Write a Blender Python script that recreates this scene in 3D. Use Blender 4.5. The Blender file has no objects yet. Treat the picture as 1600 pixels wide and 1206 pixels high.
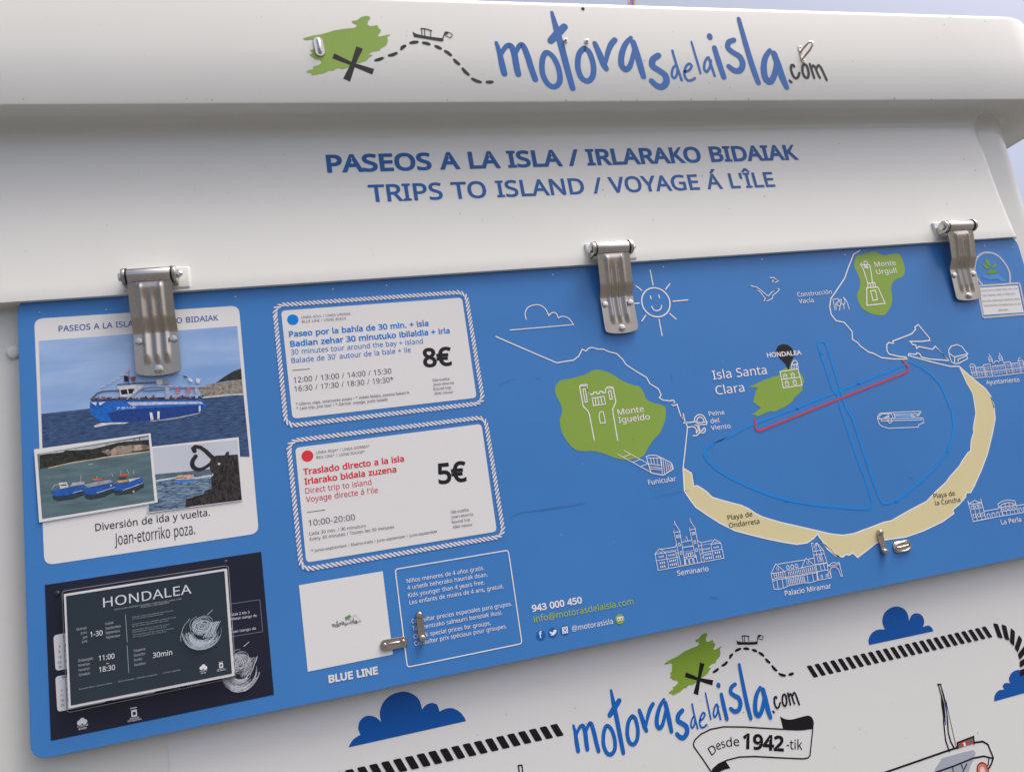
import bpy, bmesh, math, random
import numpy as np
from mathutils import Vector, Matrix
from mathutils.geometry import delaunay_2d_cdt

scene = bpy.context.scene
COL = scene.collection
random.seed(7)
R = math.radians

# ------------------------------------------------------------------ camera
CAM = Vector((0.0, -1.5, 1.6))
YAW, PITCH, ROLL = -2.61687615e-01, -1.86396858e-01, -1.55657693e-01
FPX = 1156.39                                    # focal length in photo pixels (1600 wide)


def _rx(t): return np.array([[1, 0, 0], [0, math.cos(t), -math.sin(t)], [0, math.sin(t), math.cos(t)]])
def _ry(t): return np.array([[math.cos(t), 0, math.sin(t)], [0, 1, 0], [-math.sin(t), 0, math.cos(t)]])
def _rz(t): return np.array([[math.cos(t), -math.sin(t), 0], [math.sin(t), math.cos(t), 0], [0, 0, 1]])


MC = _rz(ROLL) @ _rx(PITCH) @ _ry(YAW)           # (right, down, into the wall) -> camera
W2 = np.array([[1, 0, 0], [0, 0, -1], [0, 1, 0]])  # world (X, Y, Z) -> (right, down, into)
RW = MC @ W2                                      # world -> camera (right, down, forward)
cam_data = bpy.data.cameras.new("camera")
cam = bpy.data.objects.new("camera", cam_data)
COL.objects.link(cam)
cam_data.sensor_fit = 'HORIZONTAL'
cam_data.sensor_width = 36.0
cam_data.lens = FPX / 1600 * 36.0
cam_data.clip_start = 0.05
cam_data.clip_end = 1500
rot = Matrix([list(RW[0]), list(-RW[1]), list(-RW[2])]).transposed()
cam.matrix_world = Matrix.Translation(CAM) @ rot.to_4x4()
scene.camera = cam

# ------------------------------------------------------------------ sky, sun, exposure
SUN_EL, SUN_AZ = R(64), R(114)                    # veiled sun, high to the right, just in front of the wall
world = bpy.data.worlds.new("World")
scene.world = world
world.use_nodes = True
wn = world.node_tree
bg = wn.nodes['Background']
sky = wn.nodes.new('ShaderNodeTexSky')
sky.sky_type = 'NISHITA'
sky.sun_disc = False
sky.sun_elevation = SUN_EL
sky.sun_rotation = SUN_AZ
sky.dust_density = 7.5
sky.ozone_density = 0.0
sky.air_density = 0.55
wn.links.new(sky.outputs[0], bg.inputs[0])
bg.inputs[1].default_value = 0.13
sun_data = bpy.data.lights.new("sun", 'SUN')
sun_data.energy = 1.3
sun_data.angle = R(26)
sun_data.color = (1.0, 0.95, 0.88)
sun = bpy.data.objects.new("sun", sun_data)
COL.objects.link(sun)
sdir = Vector((math.sin(SUN_AZ) * math.cos(SUN_EL), math.cos(SUN_AZ) * math.cos(SUN_EL), math.sin(SUN_EL)))
sun.rotation_euler = (-sdir).to_track_quat('-Z', 'Y').to_euler()
sun.location = sdir * 20
vs = scene.view_settings
vs.view_transform = 'Standard'
vs.look = 'None'
vs.exposure = 0.88
vs.gamma = 1.0
vs.use_curve_mapping = False

# ------------------------------------------------------------------ helpers: scene graph


def tag(o, label=None, cat=None, group=None, kind=None):
    for k, v in (('label', label), ('category', cat), ('group', group), ('kind', kind)):
        if v:
            o[k] = v
    return o


def empty(name, loc=(0, 0, 0)):
    o = bpy.data.objects.new(name, None)
    o.empty_display_size = 0.05
    o.location = loc
    COL.objects.link(o)
    return o


def link(name, verts, faces, mats, fm=None, parent=None, smooth=False):
    me = bpy.data.meshes.new(name)
    me.from_pydata([tuple(v) for v in verts], [], faces)
    for m in (mats if isinstance(mats, (list, tuple)) else [mats]):
        me.materials.append(m)
    if fm:
        me.polygons.foreach_set('material_index', fm)
    if smooth:
        me.polygons.foreach_set('use_smooth', [True] * len(me.polygons))
    me.update()
    o = bpy.data.objects.new(name, me)
    COL.objects.link(o)
    if parent:
        o.parent = parent
        pl = parent
        off = Vector((0, 0, 0))
        while pl:
            off += pl.location
            pl = pl.parent
        for v in me.vertices:
            v.co -= off
    return o


def link_bm(name, bm, mat, parent=None, smooth=False):
    bmesh.ops.recalc_face_normals(bm, faces=bm.faces[:])
    me = bpy.data.meshes.new(name)
    bm.to_mesh(me)
    bm.free()
    for m in (mat if isinstance(mat, (list, tuple)) else [mat]):
        me.materials.append(m)
    if smooth:
        me.polygons.foreach_set('use_smooth', [True] * len(me.polygons))
        if smooth != 'all':
            bm2 = bmesh.new(); bm2.from_mesh(me)
            for e in bm2.edges:
                if len(e.link_faces) == 2 and e.calc_face_angle(0) > R(smooth if smooth is not True else 38):
                    e.smooth = False
            bm2.to_mesh(me); bm2.free()
    o = bpy.data.objects.new(name, me)
    COL.objects.link(o)
    if parent:
        o.parent = parent
        off = Vector((0, 0, 0)); pl = parent
        while pl:
            off += pl.location
            pl = pl.parent
        for v in me.vertices:
            v.co -= off
    return o


def add_box(bm, c, s, bev=0.0, seg=2):
    r = bmesh.ops.create_cube(bm, size=1, matrix=Matrix.Translation(c) @ Matrix.Diagonal((s[0], s[1], s[2], 1)))
    if bev:
        es = {e for v in r['verts'] for e in v.link_edges}
        bmesh.ops.bevel(bm, geom=list(es), offset=bev, segments=seg, profile=0.5, affect='EDGES')


def add_cyl(bm, p, q, r0, r1=None, n=24, bev=0.0):
    p, q = Vector(p), Vector(q)
    d = q - p
    m = Matrix.Translation((p + q) / 2) @ d.to_track_quat('Z', 'Y').to_matrix().to_4x4()
    r = bmesh.ops.create_cone(bm, cap_ends=True, segments=n, radius1=r0, radius2=r0 if r1 is None else r1, depth=d.length, matrix=m)
    if bev:
        vs_ = set(r['verts'])
        es = [e for e in bm.edges if e.verts[0] in vs_ and e.verts[1] in vs_ and
              abs((e.verts[1].co - e.verts[0].co).normalized().dot(d.normalized())) < .3]
        bmesh.ops.bevel(bm, geom=es, offset=bev, segments=2, profile=0.5, affect='EDGES')


def add_tube(bm, pts, r, n=12):
    pts = [Vector(p) for p in pts]
    rings = []
    up = Vector((0.13, -0.95, 0.3))
    for i, p in enumerate(pts):
        t = (pts[min(i + 1, len(pts) - 1)] - pts[max(i - 1, 0)]).normalized()
        a = t.cross(up).normalized()
        b = t.cross(a).normalized()
        rr = r[i] if isinstance(r, (list, tuple)) else r
        rings.append([bm.verts.new(p + a * math.cos(k * 2 * math.pi / n) * rr + b * math.sin(k * 2 * math.pi / n) * rr) for k in range(n)])
    for A, B in zip(rings, rings[1:]):
        for k in range(n):
            bm.faces.new((A[k], A[(k + 1) % n], B[(k + 1) % n], B[k]))
    bm.faces.new(rings[0]); bm.faces.new(rings[-1])


# ------------------------------------------------------------------ helpers: materials
def lin(c):
    c /= 255.0
    return c / 12.92 if c <= 0.04045 else ((c + 0.055) / 1.055) ** 2.4


WHITE_PX = lin(206)


def alb(rgb, k=0.78):
    """printed colour -> base colour, white print being 0.78"""
    return tuple(min(0.85, lin(c) / WHITE_PX * k) for c in rgb) + (1,)


_M = {}


def mat(name, rgb, rough=0.4, metal=0.0, spec=0.5, var=0.04, scale=6.0, rgb2=None, bump=0.0, bscale=80.0, stretch=None, aniso=0.0, bdist=0.001, contrast=(0.3, 0.7), raw=False, coat=0.0):
    if name in _M:
        return _M[name]
    m = bpy.data.materials.new(name)
    m.use_nodes = True
    nt = m.node_tree
    b = nt.nodes['Principled BSDF']
    c = rgb + (1,) if raw else alb(rgb)
    c2 = (alb(rgb2) if not raw else rgb2 + (1,)) if rgb2 else tuple(max(0, x * (1 - var * 2)) for x in c[:3]) + (1,)
    if var or rgb2 or bump:
        tc = nt.nodes.new('ShaderNodeTexCoord')
        mp = nt.nodes.new('ShaderNodeMapping')
        nt.links.new(tc.outputs['Object'], mp.inputs[0])
        if stretch:
            mp.inputs['Scale'].default_value = stretch
        nz = nt.nodes.new('ShaderNodeTexNoise')
        nz.inputs['Scale'].default_value = scale
        nz.inputs['Detail'].default_value = 6
        nz.inputs['Roughness'].default_value = 0.6
        nt.links.new(mp.outputs[0], nz.inputs['Vector'])
        cr = nt.nodes.new('ShaderNodeValToRGB')
        cr.color_ramp.elements[0].position, cr.color_ramp.elements[1].position = contrast
        cr.color_ramp.elements[0].color = c2
        cr.color_ramp.elements[1].color = c
        nt.links.new(nz.outputs['Fac'], cr.inputs[0])
        nt.links.new(cr.outputs[0], b.inputs['Base Color'])
        mr = nt.nodes.new('ShaderNodeMapRange')
        mr.inputs['To Min'].default_value = max(0.02, rough - 0.06)
        mr.inputs['To Max'].default_value = rough + 0.06
        nt.links.new(nz.outputs['Fac'], mr.inputs[0])
        nt.links.new(mr.outputs[0], b.inputs['Roughness'])
        if bump:
            n2 = nt.nodes.new('ShaderNodeTexNoise')
            n2.inputs['Scale'].default_value = bscale
            n2.inputs['Detail'].default_value = 3
            nt.links.new(mp.outputs[0], n2.inputs['Vector'])
            bp = nt.nodes.new('ShaderNodeBump')
            bp.inputs['Strength'].default_value = bump
            bp.inputs['Distance'].default_value = bdist
            nt.links.new(n2.outputs['Fac'], bp.inputs['Height'])
            nt.links.new(bp.outputs[0], b.inputs['Normal'])
    else:
        b.inputs['Base Color'].default_value = c
        b.inputs['Roughness'].default_value = rough
    b.inputs['Metallic'].default_value = metal
    b.inputs['Specular IOR Level'].default_value = spec
    b.inputs['Coat Weight'].default_value = coat
    b.inputs['Coat Roughness'].default_value = 0.08
    _M[name] = m
    return m


def ink_mat(rgb, rough=0.38):
    return mat('print_%d_%d_%d' % tuple(rgb), rgb, rough, spec=0.28, var=0.015, scale=9)


def photo_mat(rgb):
    """colour inside a printed photograph: mottled like the picture it shows"""
    return mat('photo_%d_%d_%d' % tuple(rgb), tuple(min(255, c * 1.05) for c in rgb), 0.35, spec=0.3, rgb2=tuple(c * 0.86 for c in rgb), scale=160, contrast=(0.34, 0.62))


# ------------------------------------------------------------------ helpers: flat print laid on a real plane
# Artwork was measured on photo enlargements; every zoom is (left, top, scale).  A measured point is
# carried to the real surface it is printed on (the plane Y = y0), so the artwork has its true size there.
ZOOM = {'0': (0, 0, 1), 'A': (0, 440, 3.769), 'B': (0, 700, 3.636), 'C': (40, 860, 3.486), 'D': (420, 440, 4.444),
        'E': (430, 640, 4.324), 'F': (450, 850, 4.103), 'G': (780, 400, 3.547), 'H': (1060, 380, 3.769),
        'I': (1280, 340, 4.019), 'J': (1000, 620, 3.547), 'K': (1280, 620, 3.547), 'L': (800, 860, 3.484),
        'M': (1000, 960, 4.903), 'N': (1240, 920, 4.217), 'O': (460, 0, 4.706), 'P': (760, 0, 2.857),
        'Q': (480, 200, 3.81), 'R': (880, 200, 4.0), 'S': (160, 400, 5.744), 'T': (890, 360, 6.7), 'U': (520, 1060, 4.0),
        'V': (1420, 330, 7.094), 'W': (1010, 800, 10.964), 'X': (950, 630, 8.6125), 'Y': (1500, 530, 15.08),
        'Z': (1500, 760, 16.0), 'a': (1190, 840, 11.43), 'b': (130, 560, 7.273), 'd': (60, 680, 8.889),
        'e': (230, 670, 8.612), 'f': (100, 880, 5.714), 'g': (1340, 620, 11.43), 'c': (1200, 50, 12.06),
        'k': (1360, 1020, 6.483), 'q': (500, 940, 13.333), 'l': (590, 940, 13.4), 'n': (1340, 810, 16.0)}


def zp(z, p):
    ox, oy, s = ZOOM[z]
    return (ox + p[0] / s, oy + p[1] / s)


def on(y0, p):
    """point of the plane Y = y0 seen at photo pixel p -> (X, Z)"""
    r = RW.T @ np.array([(p[0] - 800) / FPX, (p[1] - 603) / FPX, 1.0])
    t = (y0 - CAM.y) / r[1]
    return (CAM.x + r[0] * t, CAM.z + r[2] * t)


def spline(pts, closed=False, n=5):
    out = []
    L = len(pts)
    rng = range(L if closed else L - 1)
    for i in rng:
        g = (lambda k: pts[k % L]) if closed else (lambda k: pts[max(0, min(L - 1, k))])
        a, b, c, d = (Vector(g(i + k)) for k in (-1, 0, 1, 2))
        for k in range(n):
            t = k / n
            out.append(tuple(0.5 * ((2 * b) + (c - a) * t + (2 * a - 5 * b + 4 * c - d) * t * t + (3 * b - a - 3 * c + d) * t ** 3)))
    if not closed:
        out.append(tuple(pts[-1]))
    return out


GLYPHS = {
 ';': (107, "73,42 64,12 52,-21 39,-52 12,-52 18,-28 24,-2 29,24 33,47 71,47;28,193 30,206 35,215 43,219 53,221 62,219 70,215 76,206 78,193 76,181 70,172 62,168 53,166 43,168 35,172 30,181"),
 'A': (256, "219,0 184,89 71,89 36,0 0,0 112,287 144,287 256,0;141,207 137,219 132,236 128,250 123,234 119,219 115,207 83,121 173,121"),
 'B': (261, "121,286 154,285 181,279 202,270 217,257 226,239 229,215 228,199 223,185 215,174 205,164 191,157 175,152 175,150 192,146 207,140 221,130 231,118 237,102 239,81 236,57 227,37 212,21 193,9 168,2 140,0 39,0 39,286;128,164 159,167 178,176 189,191 192,211 188,232 175,245 154,253 122,255 75,255 75,164;75,134 75,30 133,30 165,34 186,45 197,62 200,84 199,98 194,111 185,121 172,128 154,133 130,134"),
 'C': (253, "162,259 140,257 120,251 103,241 89,228 78,211 69,191 64,169 63,143 64,121 67,100 74,82 87,59 106,42 131,31 161,28 180,28 197,31 230,39 230,8 213,2 197,-1 178,-3 156,-4 128,-2 104,4 83,14 65,28 50,45 39,65 31,89 26,115 24,144 25,165 28,184 33,203 45,228 60,249 79,267 103,280 131,288 162,290 184,289 204,286 224,281 241,273 227,243 213,249 197,254 180,257"),
 'D': (293, "268,146 266,116 260,89 250,65 237,45 220,29 199,16 176,7 149,2 119,0 39,0 39,286 127,286 155,285 180,279 202,270 222,258 238,242 251,223 261,201 266,175;230,145 229,169 225,189 218,207 202,229 181,244 154,252 122,255 75,255 75,31 114,31 149,34 178,44 201,60 217,82 227,110"),
 'E': (223, "199,0 39,0 39,286 199,286 199,255 75,255 75,165 192,165 192,134 75,134 75,32 199,32"),
 'F': (208, "75,0 39,0 39,286 199,286 199,255 75,255 75,153 191,153 191,121 75,121"),
 'G': (292, "163,151 262,151 262,11 239,4 215,0 190,-3 162,-4 133,-2 108,4 87,14 68,27 52,44 40,65 31,88 26,114 24,143 26,172 32,198 42,221 56,241 72,258 93,272 116,282 143,288 173,290 196,289 218,286 239,281 258,273 245,242 228,248 210,254 191,257 171,259 149,257 130,252 112,245 91,228 75,205 68,186 64,166 62,143 63,121 67,101 73,83 87,59 108,42 125,34 146,29 170,27 187,28 202,29 226,34 226,119 163,119"),
 'H': (297, "258,0 222,0 222,134 75,134 75,0 39,0 39,286 75,286 75,165 222,165 222,286 258,286"),
 'I': (136, "119,0 16,0 16,21 50,28 50,257 16,265 16,286 119,286 119,265 86,257 86,28 119,21"),
 'J': (109, "-2,-76 -11,-76 -18,-75 -25,-73 -31,-71 -31,-40 -18,-43 -10,-44 -2,-45 7,-44 17,-40 25,-35 31,-26 35,-14 37,2 37,286 73,286 73,4 71,-21 64,-41 53,-57 38,-68 19,-74"),
 'K': (248, "248,0 206,0 104,137 75,111 75,0 39,0 39,286 75,286 75,145 99,172 124,200 202,286 244,286 130,162"),
 'L': (210, "39,0 39,286 75,286 75,32 200,32 200,0"),
 'M': (364, "165,0 71,251 69,251 71,231 72,203 72,174 72,0 39,0 39,286 92,286 180,52 182,52 272,286 325,286 325,0 289,0 289,176 289,204 291,230 292,251 290,251 195,0"),
 'N': (305, "266,0 224,0 71,238 69,238 70,216 72,189 72,160 72,0 39,0 39,286 81,286 233,49 235,49 234,69 233,97 232,125 232,286 266,286"),
 'O': (313, "289,144 288,122 285,102 280,83 270,58 255,36 237,19 214,6 187,-1 157,-4 125,-1 98,7 75,19 57,37 43,58 32,83 28,102 25,122 24,144 26,172 31,198 39,221 50,241 65,258 83,272 104,283 129,289 157,291 184,289 208,283 229,272 247,259 262,242 274,221 282,198 287,172;63,144 64,121 67,100 73,81 85,58 104,41 127,31 157,27 186,31 210,41 228,58 241,81 246,100 249,121 251,144 248,177 241,205 228,228 210,245 187,256 157,259 128,256 104,245 85,228 73,205 67,187 64,166"),
 'P': (243, "115,286 149,284 176,276 196,264 211,248 219,227 222,202 221,185 216,168 209,153 197,139 182,128 162,119 137,113 108,111 75,111 75,0 39,0 39,286;111,255 75,255 75,142 104,142 129,144 149,148 165,156 176,167 183,182 185,200 180,225 167,242 144,252"),
 'Q': (313, "289,144 288,121 285,100 279,80 268,54 251,32 231,15 205,3 274,-68 222,-68 167,-4 162,-4 157,-4 125,-1 98,7 75,19 57,37 43,58 32,83 28,102 25,122 24,144 26,172 31,198 39,221 50,241 65,258 83,272 104,283 129,289 157,291 184,289 208,283 229,272 247,259 262,242 274,221 282,198 287,172;63,144 64,121 67,100 73,81 85,58 104,41 127,31 157,27 186,31 210,41 228,58 241,81 246,100 249,121 251,144 248,177 241,205 228,228 210,245 187,256 157,259 128,256 104,245 85,228 73,205 67,187 64,166"),
 'R': (249, "118,286 150,284 177,277 197,266 211,250 219,230 222,205 220,184 214,167 204,153 192,143 179,134 165,128 243,0 201,0 132,118 75,118 75,0 39,0 39,286;116,255 75,255 75,149 118,149 148,152 169,163 181,180 185,203 183,220 177,233 168,243 155,250 137,254"),
 'S': (220, "201,77 198,53 189,33 174,17 153,6 128,-2 99,-4 68,-2 54,0 42,2 30,6 20,10 20,44 37,38 56,32 78,29 101,27 120,29 136,33 149,40 158,49 163,60 165,73 164,86 159,97 151,106 139,115 121,123 98,132 81,139 66,147 53,155 43,165 34,176 29,188 25,201 24,217 27,239 36,256 50,271 68,281 90,288 115,290 138,289 159,286 178,281 194,274 183,243 168,249 151,254 133,258 115,259 98,257 85,253 74,247 67,239 62,229 61,217 62,204 67,193 74,184 86,176 102,168 123,159 146,150 166,139 181,128 192,114 199,97"),
 'T': (223, "130,0 93,0 93,255 4,255 4,286 219,286 219,255 130,255"),
 'U': (293, "257,101 254,73 245,48 229,26 208,10 190,2 169,-2 145,-4 112,-1 85,9 64,25 48,47 39,72 36,102 36,286 72,286 72,101 77,70 91,47 114,32 147,27 171,30 189,37 204,48 213,63 219,81 221,101 221,286 257,286"),
 'V': (241, "241,286 138,0 102,0 0,286 38,286 102,103 110,80 116,60 120,40 125,60 131,81 138,103 202,286"),
 'W': (373, "368,286 291,0 255,0 199,188 194,205 190,222 187,236 185,244 183,236 180,222 176,205 171,186 117,0 81,0 5,286 43,286 87,111 91,93 95,76 98,59 101,43 103,60 107,77 111,95 116,113 166,286 204,286 256,112 261,94 266,75 269,58 272,43 275,64 280,87 286,112 330,286"),
 'X': (235, "233,0 192,0 117,124 40,0 2,0 97,149 8,286 48,286 118,174 188,286 227,286 138,150"),
 'Y': (227, "113,146 188,286 227,286 132,111 132,0 95,0 95,109 0,286 39,286"),
 'Z': (229, "214,0 15,0 15,27 166,254 20,254 20,286 210,286 210,259 59,32 214,32"),
 'a': (225, "115,219 139,217 159,211 174,201 188,179 192,146 192,0 167,0 160,30 158,30 149,20 139,11 129,4 117,0 103,-3 86,-4 68,-2 52,3 38,11 27,24 21,40 18,60 25,88 44,109 64,119 90,125 121,128 158,130 158,142 155,165 146,180 132,187 113,190 97,189 81,185 67,180 53,174 42,200 57,207 75,213 95,217;126,104 92,100 70,91 59,77 55,59 58,44 66,33 79,27 94,24 119,28 140,39 153,59 158,86 158,105"),
 'b': (247, "69,231 69,205 67,186 69,186 80,199 95,209 113,216 136,219 161,215 182,206 200,191 214,169 222,141 225,107 223,84 220,64 214,46 200,24 182,8 161,-1 136,-4 113,-2 95,5 80,15 69,27 67,27 59,0 34,0 34,305 69,305;130,189 109,187 94,181 82,170 75,154 71,134 69,109 69,107 71,83 75,62 82,46 101,31 131,25 156,31 174,47 182,63 186,83 188,108 186,133 182,153 174,169 156,184"),
 'c': (192, "120,-4 93,-1 70,8 50,22 35,44 28,62 23,82 22,106 24,131 28,153 35,171 51,192 71,207 95,216 123,219 139,218 154,216 168,212 179,207 168,178 146,185 134,187 122,188 102,186 86,179 74,167 65,152 60,131 59,107 60,83 65,63 74,47 86,36 101,29 120,26 136,27 151,30 164,34 176,39 176,8 164,3 152,-1 137,-3"),
 'd': (247, "110,-4 85,-1 64,8 46,24 33,45 25,73 22,107 25,141 33,169 46,191 64,206 86,216 111,219 126,218 140,215 152,210 162,203 170,196 177,187 180,187 178,203 177,219 177,305 213,305 213,0 184,0 179,29 177,29 170,20 162,12 152,6 140,0 126,-3;116,25 145,30 164,44 174,67 178,100 178,107 176,131 172,152 164,168 146,184 115,190 91,184 73,167 65,150 60,130 59,106 60,83 65,63 73,47 91,31"),
 'e': (226, "117,219 143,216 165,207 182,192 195,173 203,149 206,122 206,101 59,101 64,69 77,45 99,31 127,26 146,27 163,30 179,35 196,41 196,10 180,4 164,-1 146,-3 126,-4 97,-1 72,8 51,24 35,46 28,63 24,83 22,106 23,128 27,148 34,166 48,189 67,205 90,216;117,190 94,186 77,174 65,154 59,129 169,129 167,146 163,161 156,173 146,182 133,188"),
 'f': (138, "133,188 79,188 79,0 44,0 44,188 6,188 6,204 44,216 44,229 46,254 52,273 62,288 76,299 93,305 113,307 126,306 137,305 147,302 155,300 146,272 131,276 123,277 114,278 98,275 88,266 81,251 79,229 79,215 133,215"),
 'g': (247, "110,219 130,217 149,211 164,201 178,186 180,186 184,215 213,215 213,-4 210,-32 202,-55 189,-73 170,-86 146,-94 116,-96 94,-95 74,-93 55,-89 39,-83 39,-50 55,-57 75,-63 96,-66 118,-67 143,-63 162,-51 174,-32 178,-6 178,2 178,16 179,28 177,28 165,14 149,4 131,-2 111,-4 85,-1 63,9 46,25 32,47 25,75 22,107 25,139 32,166 46,189 63,205 85,216;115,189 98,187 84,180 73,168 65,152 60,131 59,107 60,82 65,62 73,46 91,30 116,25 131,26 144,29 155,34 163,42 170,53 174,65 177,81 178,99 178,107 176,134 171,154 163,170 151,181 135,187"),
 'h': (248, "69,215 69,200 67,185 70,185 77,195 87,204 98,210 110,215 123,218 137,219 161,216 180,210 196,200 206,185 213,165 215,140 215,0 180,0 180,138 178,160 169,176 154,186 132,189 111,187 95,180 83,169 75,154 71,134 69,111 69,0 34,0 34,305 69,305"),
 'i': (103, "69,215 69,0 34,0 34,215;52,296 60,294 66,290 71,283 73,273 71,263 66,256 60,252 52,251 44,252 37,256 33,263 31,273 33,283 37,290 44,294"),
 'j': (103, "9,-96 -1,-96 -9,-95 -16,-93 -22,-91 -22,-63 -10,-66 -3,-67 4,-67 16,-65 26,-60 32,-50 34,-33 34,215 69,215 69,-32 68,-51 63,-67 55,-79 43,-89 28,-94;31,273 33,283 37,290 44,294 52,296 60,294 66,290 71,283 73,273 71,263 66,256 60,252 52,251 44,252 37,256 33,263"),
 'k': (214, "69,146 68,129 67,111 69,111 76,120 86,132 95,142 163,215 204,215 117,123 211,0 168,0 93,100 69,79 69,0 34,0 34,305 69,305"),
 'l': (103, "69,0 34,0 34,305 69,305"),
 'm': (375, "270,219 302,214 324,200 334,185 340,165 342,140 342,0 308,0 308,138 305,160 297,176 283,186 264,189 237,185 219,171 209,149 206,119 206,0 171,0 171,138 170,154 166,167 160,177 152,184 141,188 127,189 107,187 93,180 82,169 75,154 71,135 69,111 69,0 34,0 34,215 63,215 68,186 70,186 77,196 86,204 97,211 108,215 120,218 133,219 156,217 175,210 189,199 199,183 201,183 214,199 230,210 250,217"),
 'n': (248, "138,219 161,217 180,211 196,200 207,185 213,165 215,140 215,0 180,0 180,138 178,160 169,176 154,186 132,189 102,184 83,169 73,145 69,111 69,0 34,0 34,215 63,215 68,186 70,186 78,196 88,204 99,211 111,215 124,218"),
 'o': (243, "221,108 219,83 214,60 205,41 194,25 179,13 162,3 142,-2 121,-4 100,-2 81,3 65,13 50,25 38,41 29,60 24,83 22,108 23,130 27,151 34,168 49,190 69,206 93,216 122,219 149,216 173,206 193,190 208,168 215,151 220,130;59,108 60,84 65,64 74,47 86,35 102,28 121,25 141,28 157,35 169,47 178,64 183,84 184,108 183,132 178,152 169,168 157,179 141,187 121,189 93,184 73,168 65,151 60,131"),
 'p': (247, "136,219 161,216 182,207 200,191 214,170 222,142 225,108 223,85 220,64 214,46 200,24 183,9 161,-1 136,-4 120,-3 107,0 95,5 85,12 76,19 69,27 67,27 69,10 69,-8 69,-96 34,-96 34,215 63,215 68,186 69,186 76,194 85,202 95,209 106,215 120,218;130,189 110,187 95,181 84,171 76,156 71,138 69,115 69,108 71,83 75,63 83,47 94,35 110,28 131,25 149,28 163,36 174,49 182,66 186,86 188,108 186,131 182,151 174,167 156,184"),
 'q': (247, "177,-4 178,12 178,21 179,29 177,29 166,16 151,6 133,-2 109,-4 85,-1 64,8 46,24 33,45 25,73 22,107 23,130 27,151 33,169 47,191 65,206 86,216 111,219 134,217 152,209 166,199 178,186 179,186 184,215 213,215 213,-96 177,-96;116,25 136,27 152,33 163,43 171,58 176,77 178,99 178,107 176,132 172,152 164,169 145,184 115,190 90,184 73,167 65,150 60,130 59,106 60,83 65,63 73,47 91,31"),
 'r': (166, "134,219 147,218 154,218 160,217 155,184 144,186 138,187 132,187 120,186 108,182 98,175 88,167 80,157 74,144 71,130 69,115 69,0 34,0 34,215 63,215 67,176 69,176 76,187 85,197 95,206 107,213 120,217"),
 's': (192, "174,59 171,40 164,24 151,12 134,3 113,-2 88,-4 67,-3 50,0 34,4 21,10 21,42 35,36 52,30 70,26 89,24 112,27 128,33 137,43 140,56 139,64 136,71 129,77 120,83 106,90 87,98 68,106 51,114 38,123 28,133 22,146 20,162 26,186 43,204 59,212 79,217 101,219 120,218 138,215 154,211 170,204 158,176 144,182 129,186 114,189 99,190 80,188 66,183 57,175 54,164 55,156 59,149 66,143 77,137 109,123 128,115 144,107 157,99 166,88 172,75"),
 't': (145, "106,25 114,25 122,26 130,28 136,29 136,2 129,0 120,-2 110,-4 100,-4 84,-3 69,2 56,10 46,22 39,39 37,63 37,188 6,188 6,204 37,219 51,264 72,264 72,215 134,215 134,188 72,188 72,63 75,46 82,34 92,27"),
 'u': (248, "214,215 214,0 185,0 180,28 178,28 170,18 160,10 149,4 137,-1 124,-3 110,-4 86,-2 67,4 51,15 40,30 34,49 32,74 32,215 67,215 67,77 70,54 79,38 94,28 115,25 137,28 153,34 165,45 173,61 177,80 178,103 178,215"),
 'v': (204, "81,0 0,215 38,215 83,88 90,69 97,48 101,31 102,31 107,48 114,69 120,88 166,215 204,215 122,0"),
 'w': (315, "173,121 168,138 164,154 160,168 158,178 156,178 154,168 151,154 147,138 142,121 103,0 63,0 4,215 41,215 71,101 77,77 82,55 85,36 86,36 89,49 92,64 96,80 101,94 139,215 177,215 214,94 220,75 225,54 227,45 229,37 230,37 233,54 238,76 245,101 275,215 311,215 251,0 210,0"),
 'x': (212, "85,110 11,215 51,215 106,134 161,215 201,215 127,110 205,0 165,0 106,86 47,0 7,0"),
 'y': (204, "0,215 38,215 85,93 92,72 98,52 103,34 104,34 112,60 123,93 166,215 204,215 112,-30 104,-48 94,-65 83,-78 69,-88 53,-94 34,-96 25,-96 17,-95 4,-93 4,-65 15,-67 21,-67 28,-67 40,-66 50,-63 58,-57 65,-50 71,-40 76,-29 87,-1"),
 'z': (188, "173,0 16,0 16,23 131,188 22,188 22,215 170,215 170,188 56,27 173,27"),
 '0': (229, "210,144 209,121 207,100 204,81 198,56 188,35 175,18 158,6 138,-2 114,-4 85,0 61,14 43,35 30,64 24,88 21,114 20,144 21,173 24,200 29,223 41,252 59,273 84,286 114,291 144,286 168,273 186,252 199,223 205,200 209,173;55,144 56,119 58,97 61,78 68,55 80,39 95,29 114,26 134,29 149,39 160,55 168,78 171,97 173,119 174,144 173,168 171,190 168,209 160,231 149,248 134,257 114,261 95,257 80,248 68,231 61,209 58,190 56,168"),
 '1': (229, "142,0 108,0 108,200 108,220 109,235 109,249 98,239 85,227 54,202 36,226 113,286 142,286"),
 '2': (229, "209,0 19,0 19,29 94,105 131,144 144,160 153,177 159,194 161,212 157,233 147,248 131,257 110,260 91,258 74,253 58,244 41,233 22,257 34,266 47,274 61,281 76,286 93,289 110,290 135,288 156,281 173,270 186,255 194,236 197,214 195,192 188,172 177,153 162,133 123,93 64,34 64,32 209,32"),
 '3': (229, "198,219 196,201 190,186 182,173 170,163 155,156 138,151 138,149 168,142 190,128 202,107 206,81 204,58 195,37 180,20 159,7 141,1 120,-3 97,-4 75,-3 55,-1 36,4 18,12 18,45 37,37 57,31 77,27 97,26 130,29 153,41 165,59 170,82 167,98 160,111 149,121 133,128 113,131 89,133 62,133 62,163 90,163 112,164 129,170 143,178 153,189 160,202 162,217 158,235 148,249 131,258 109,261 95,260 82,258 70,254 59,249 37,237 20,261 37,272 58,281 82,288 109,290 136,288 159,281 176,270 192,247"),
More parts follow.
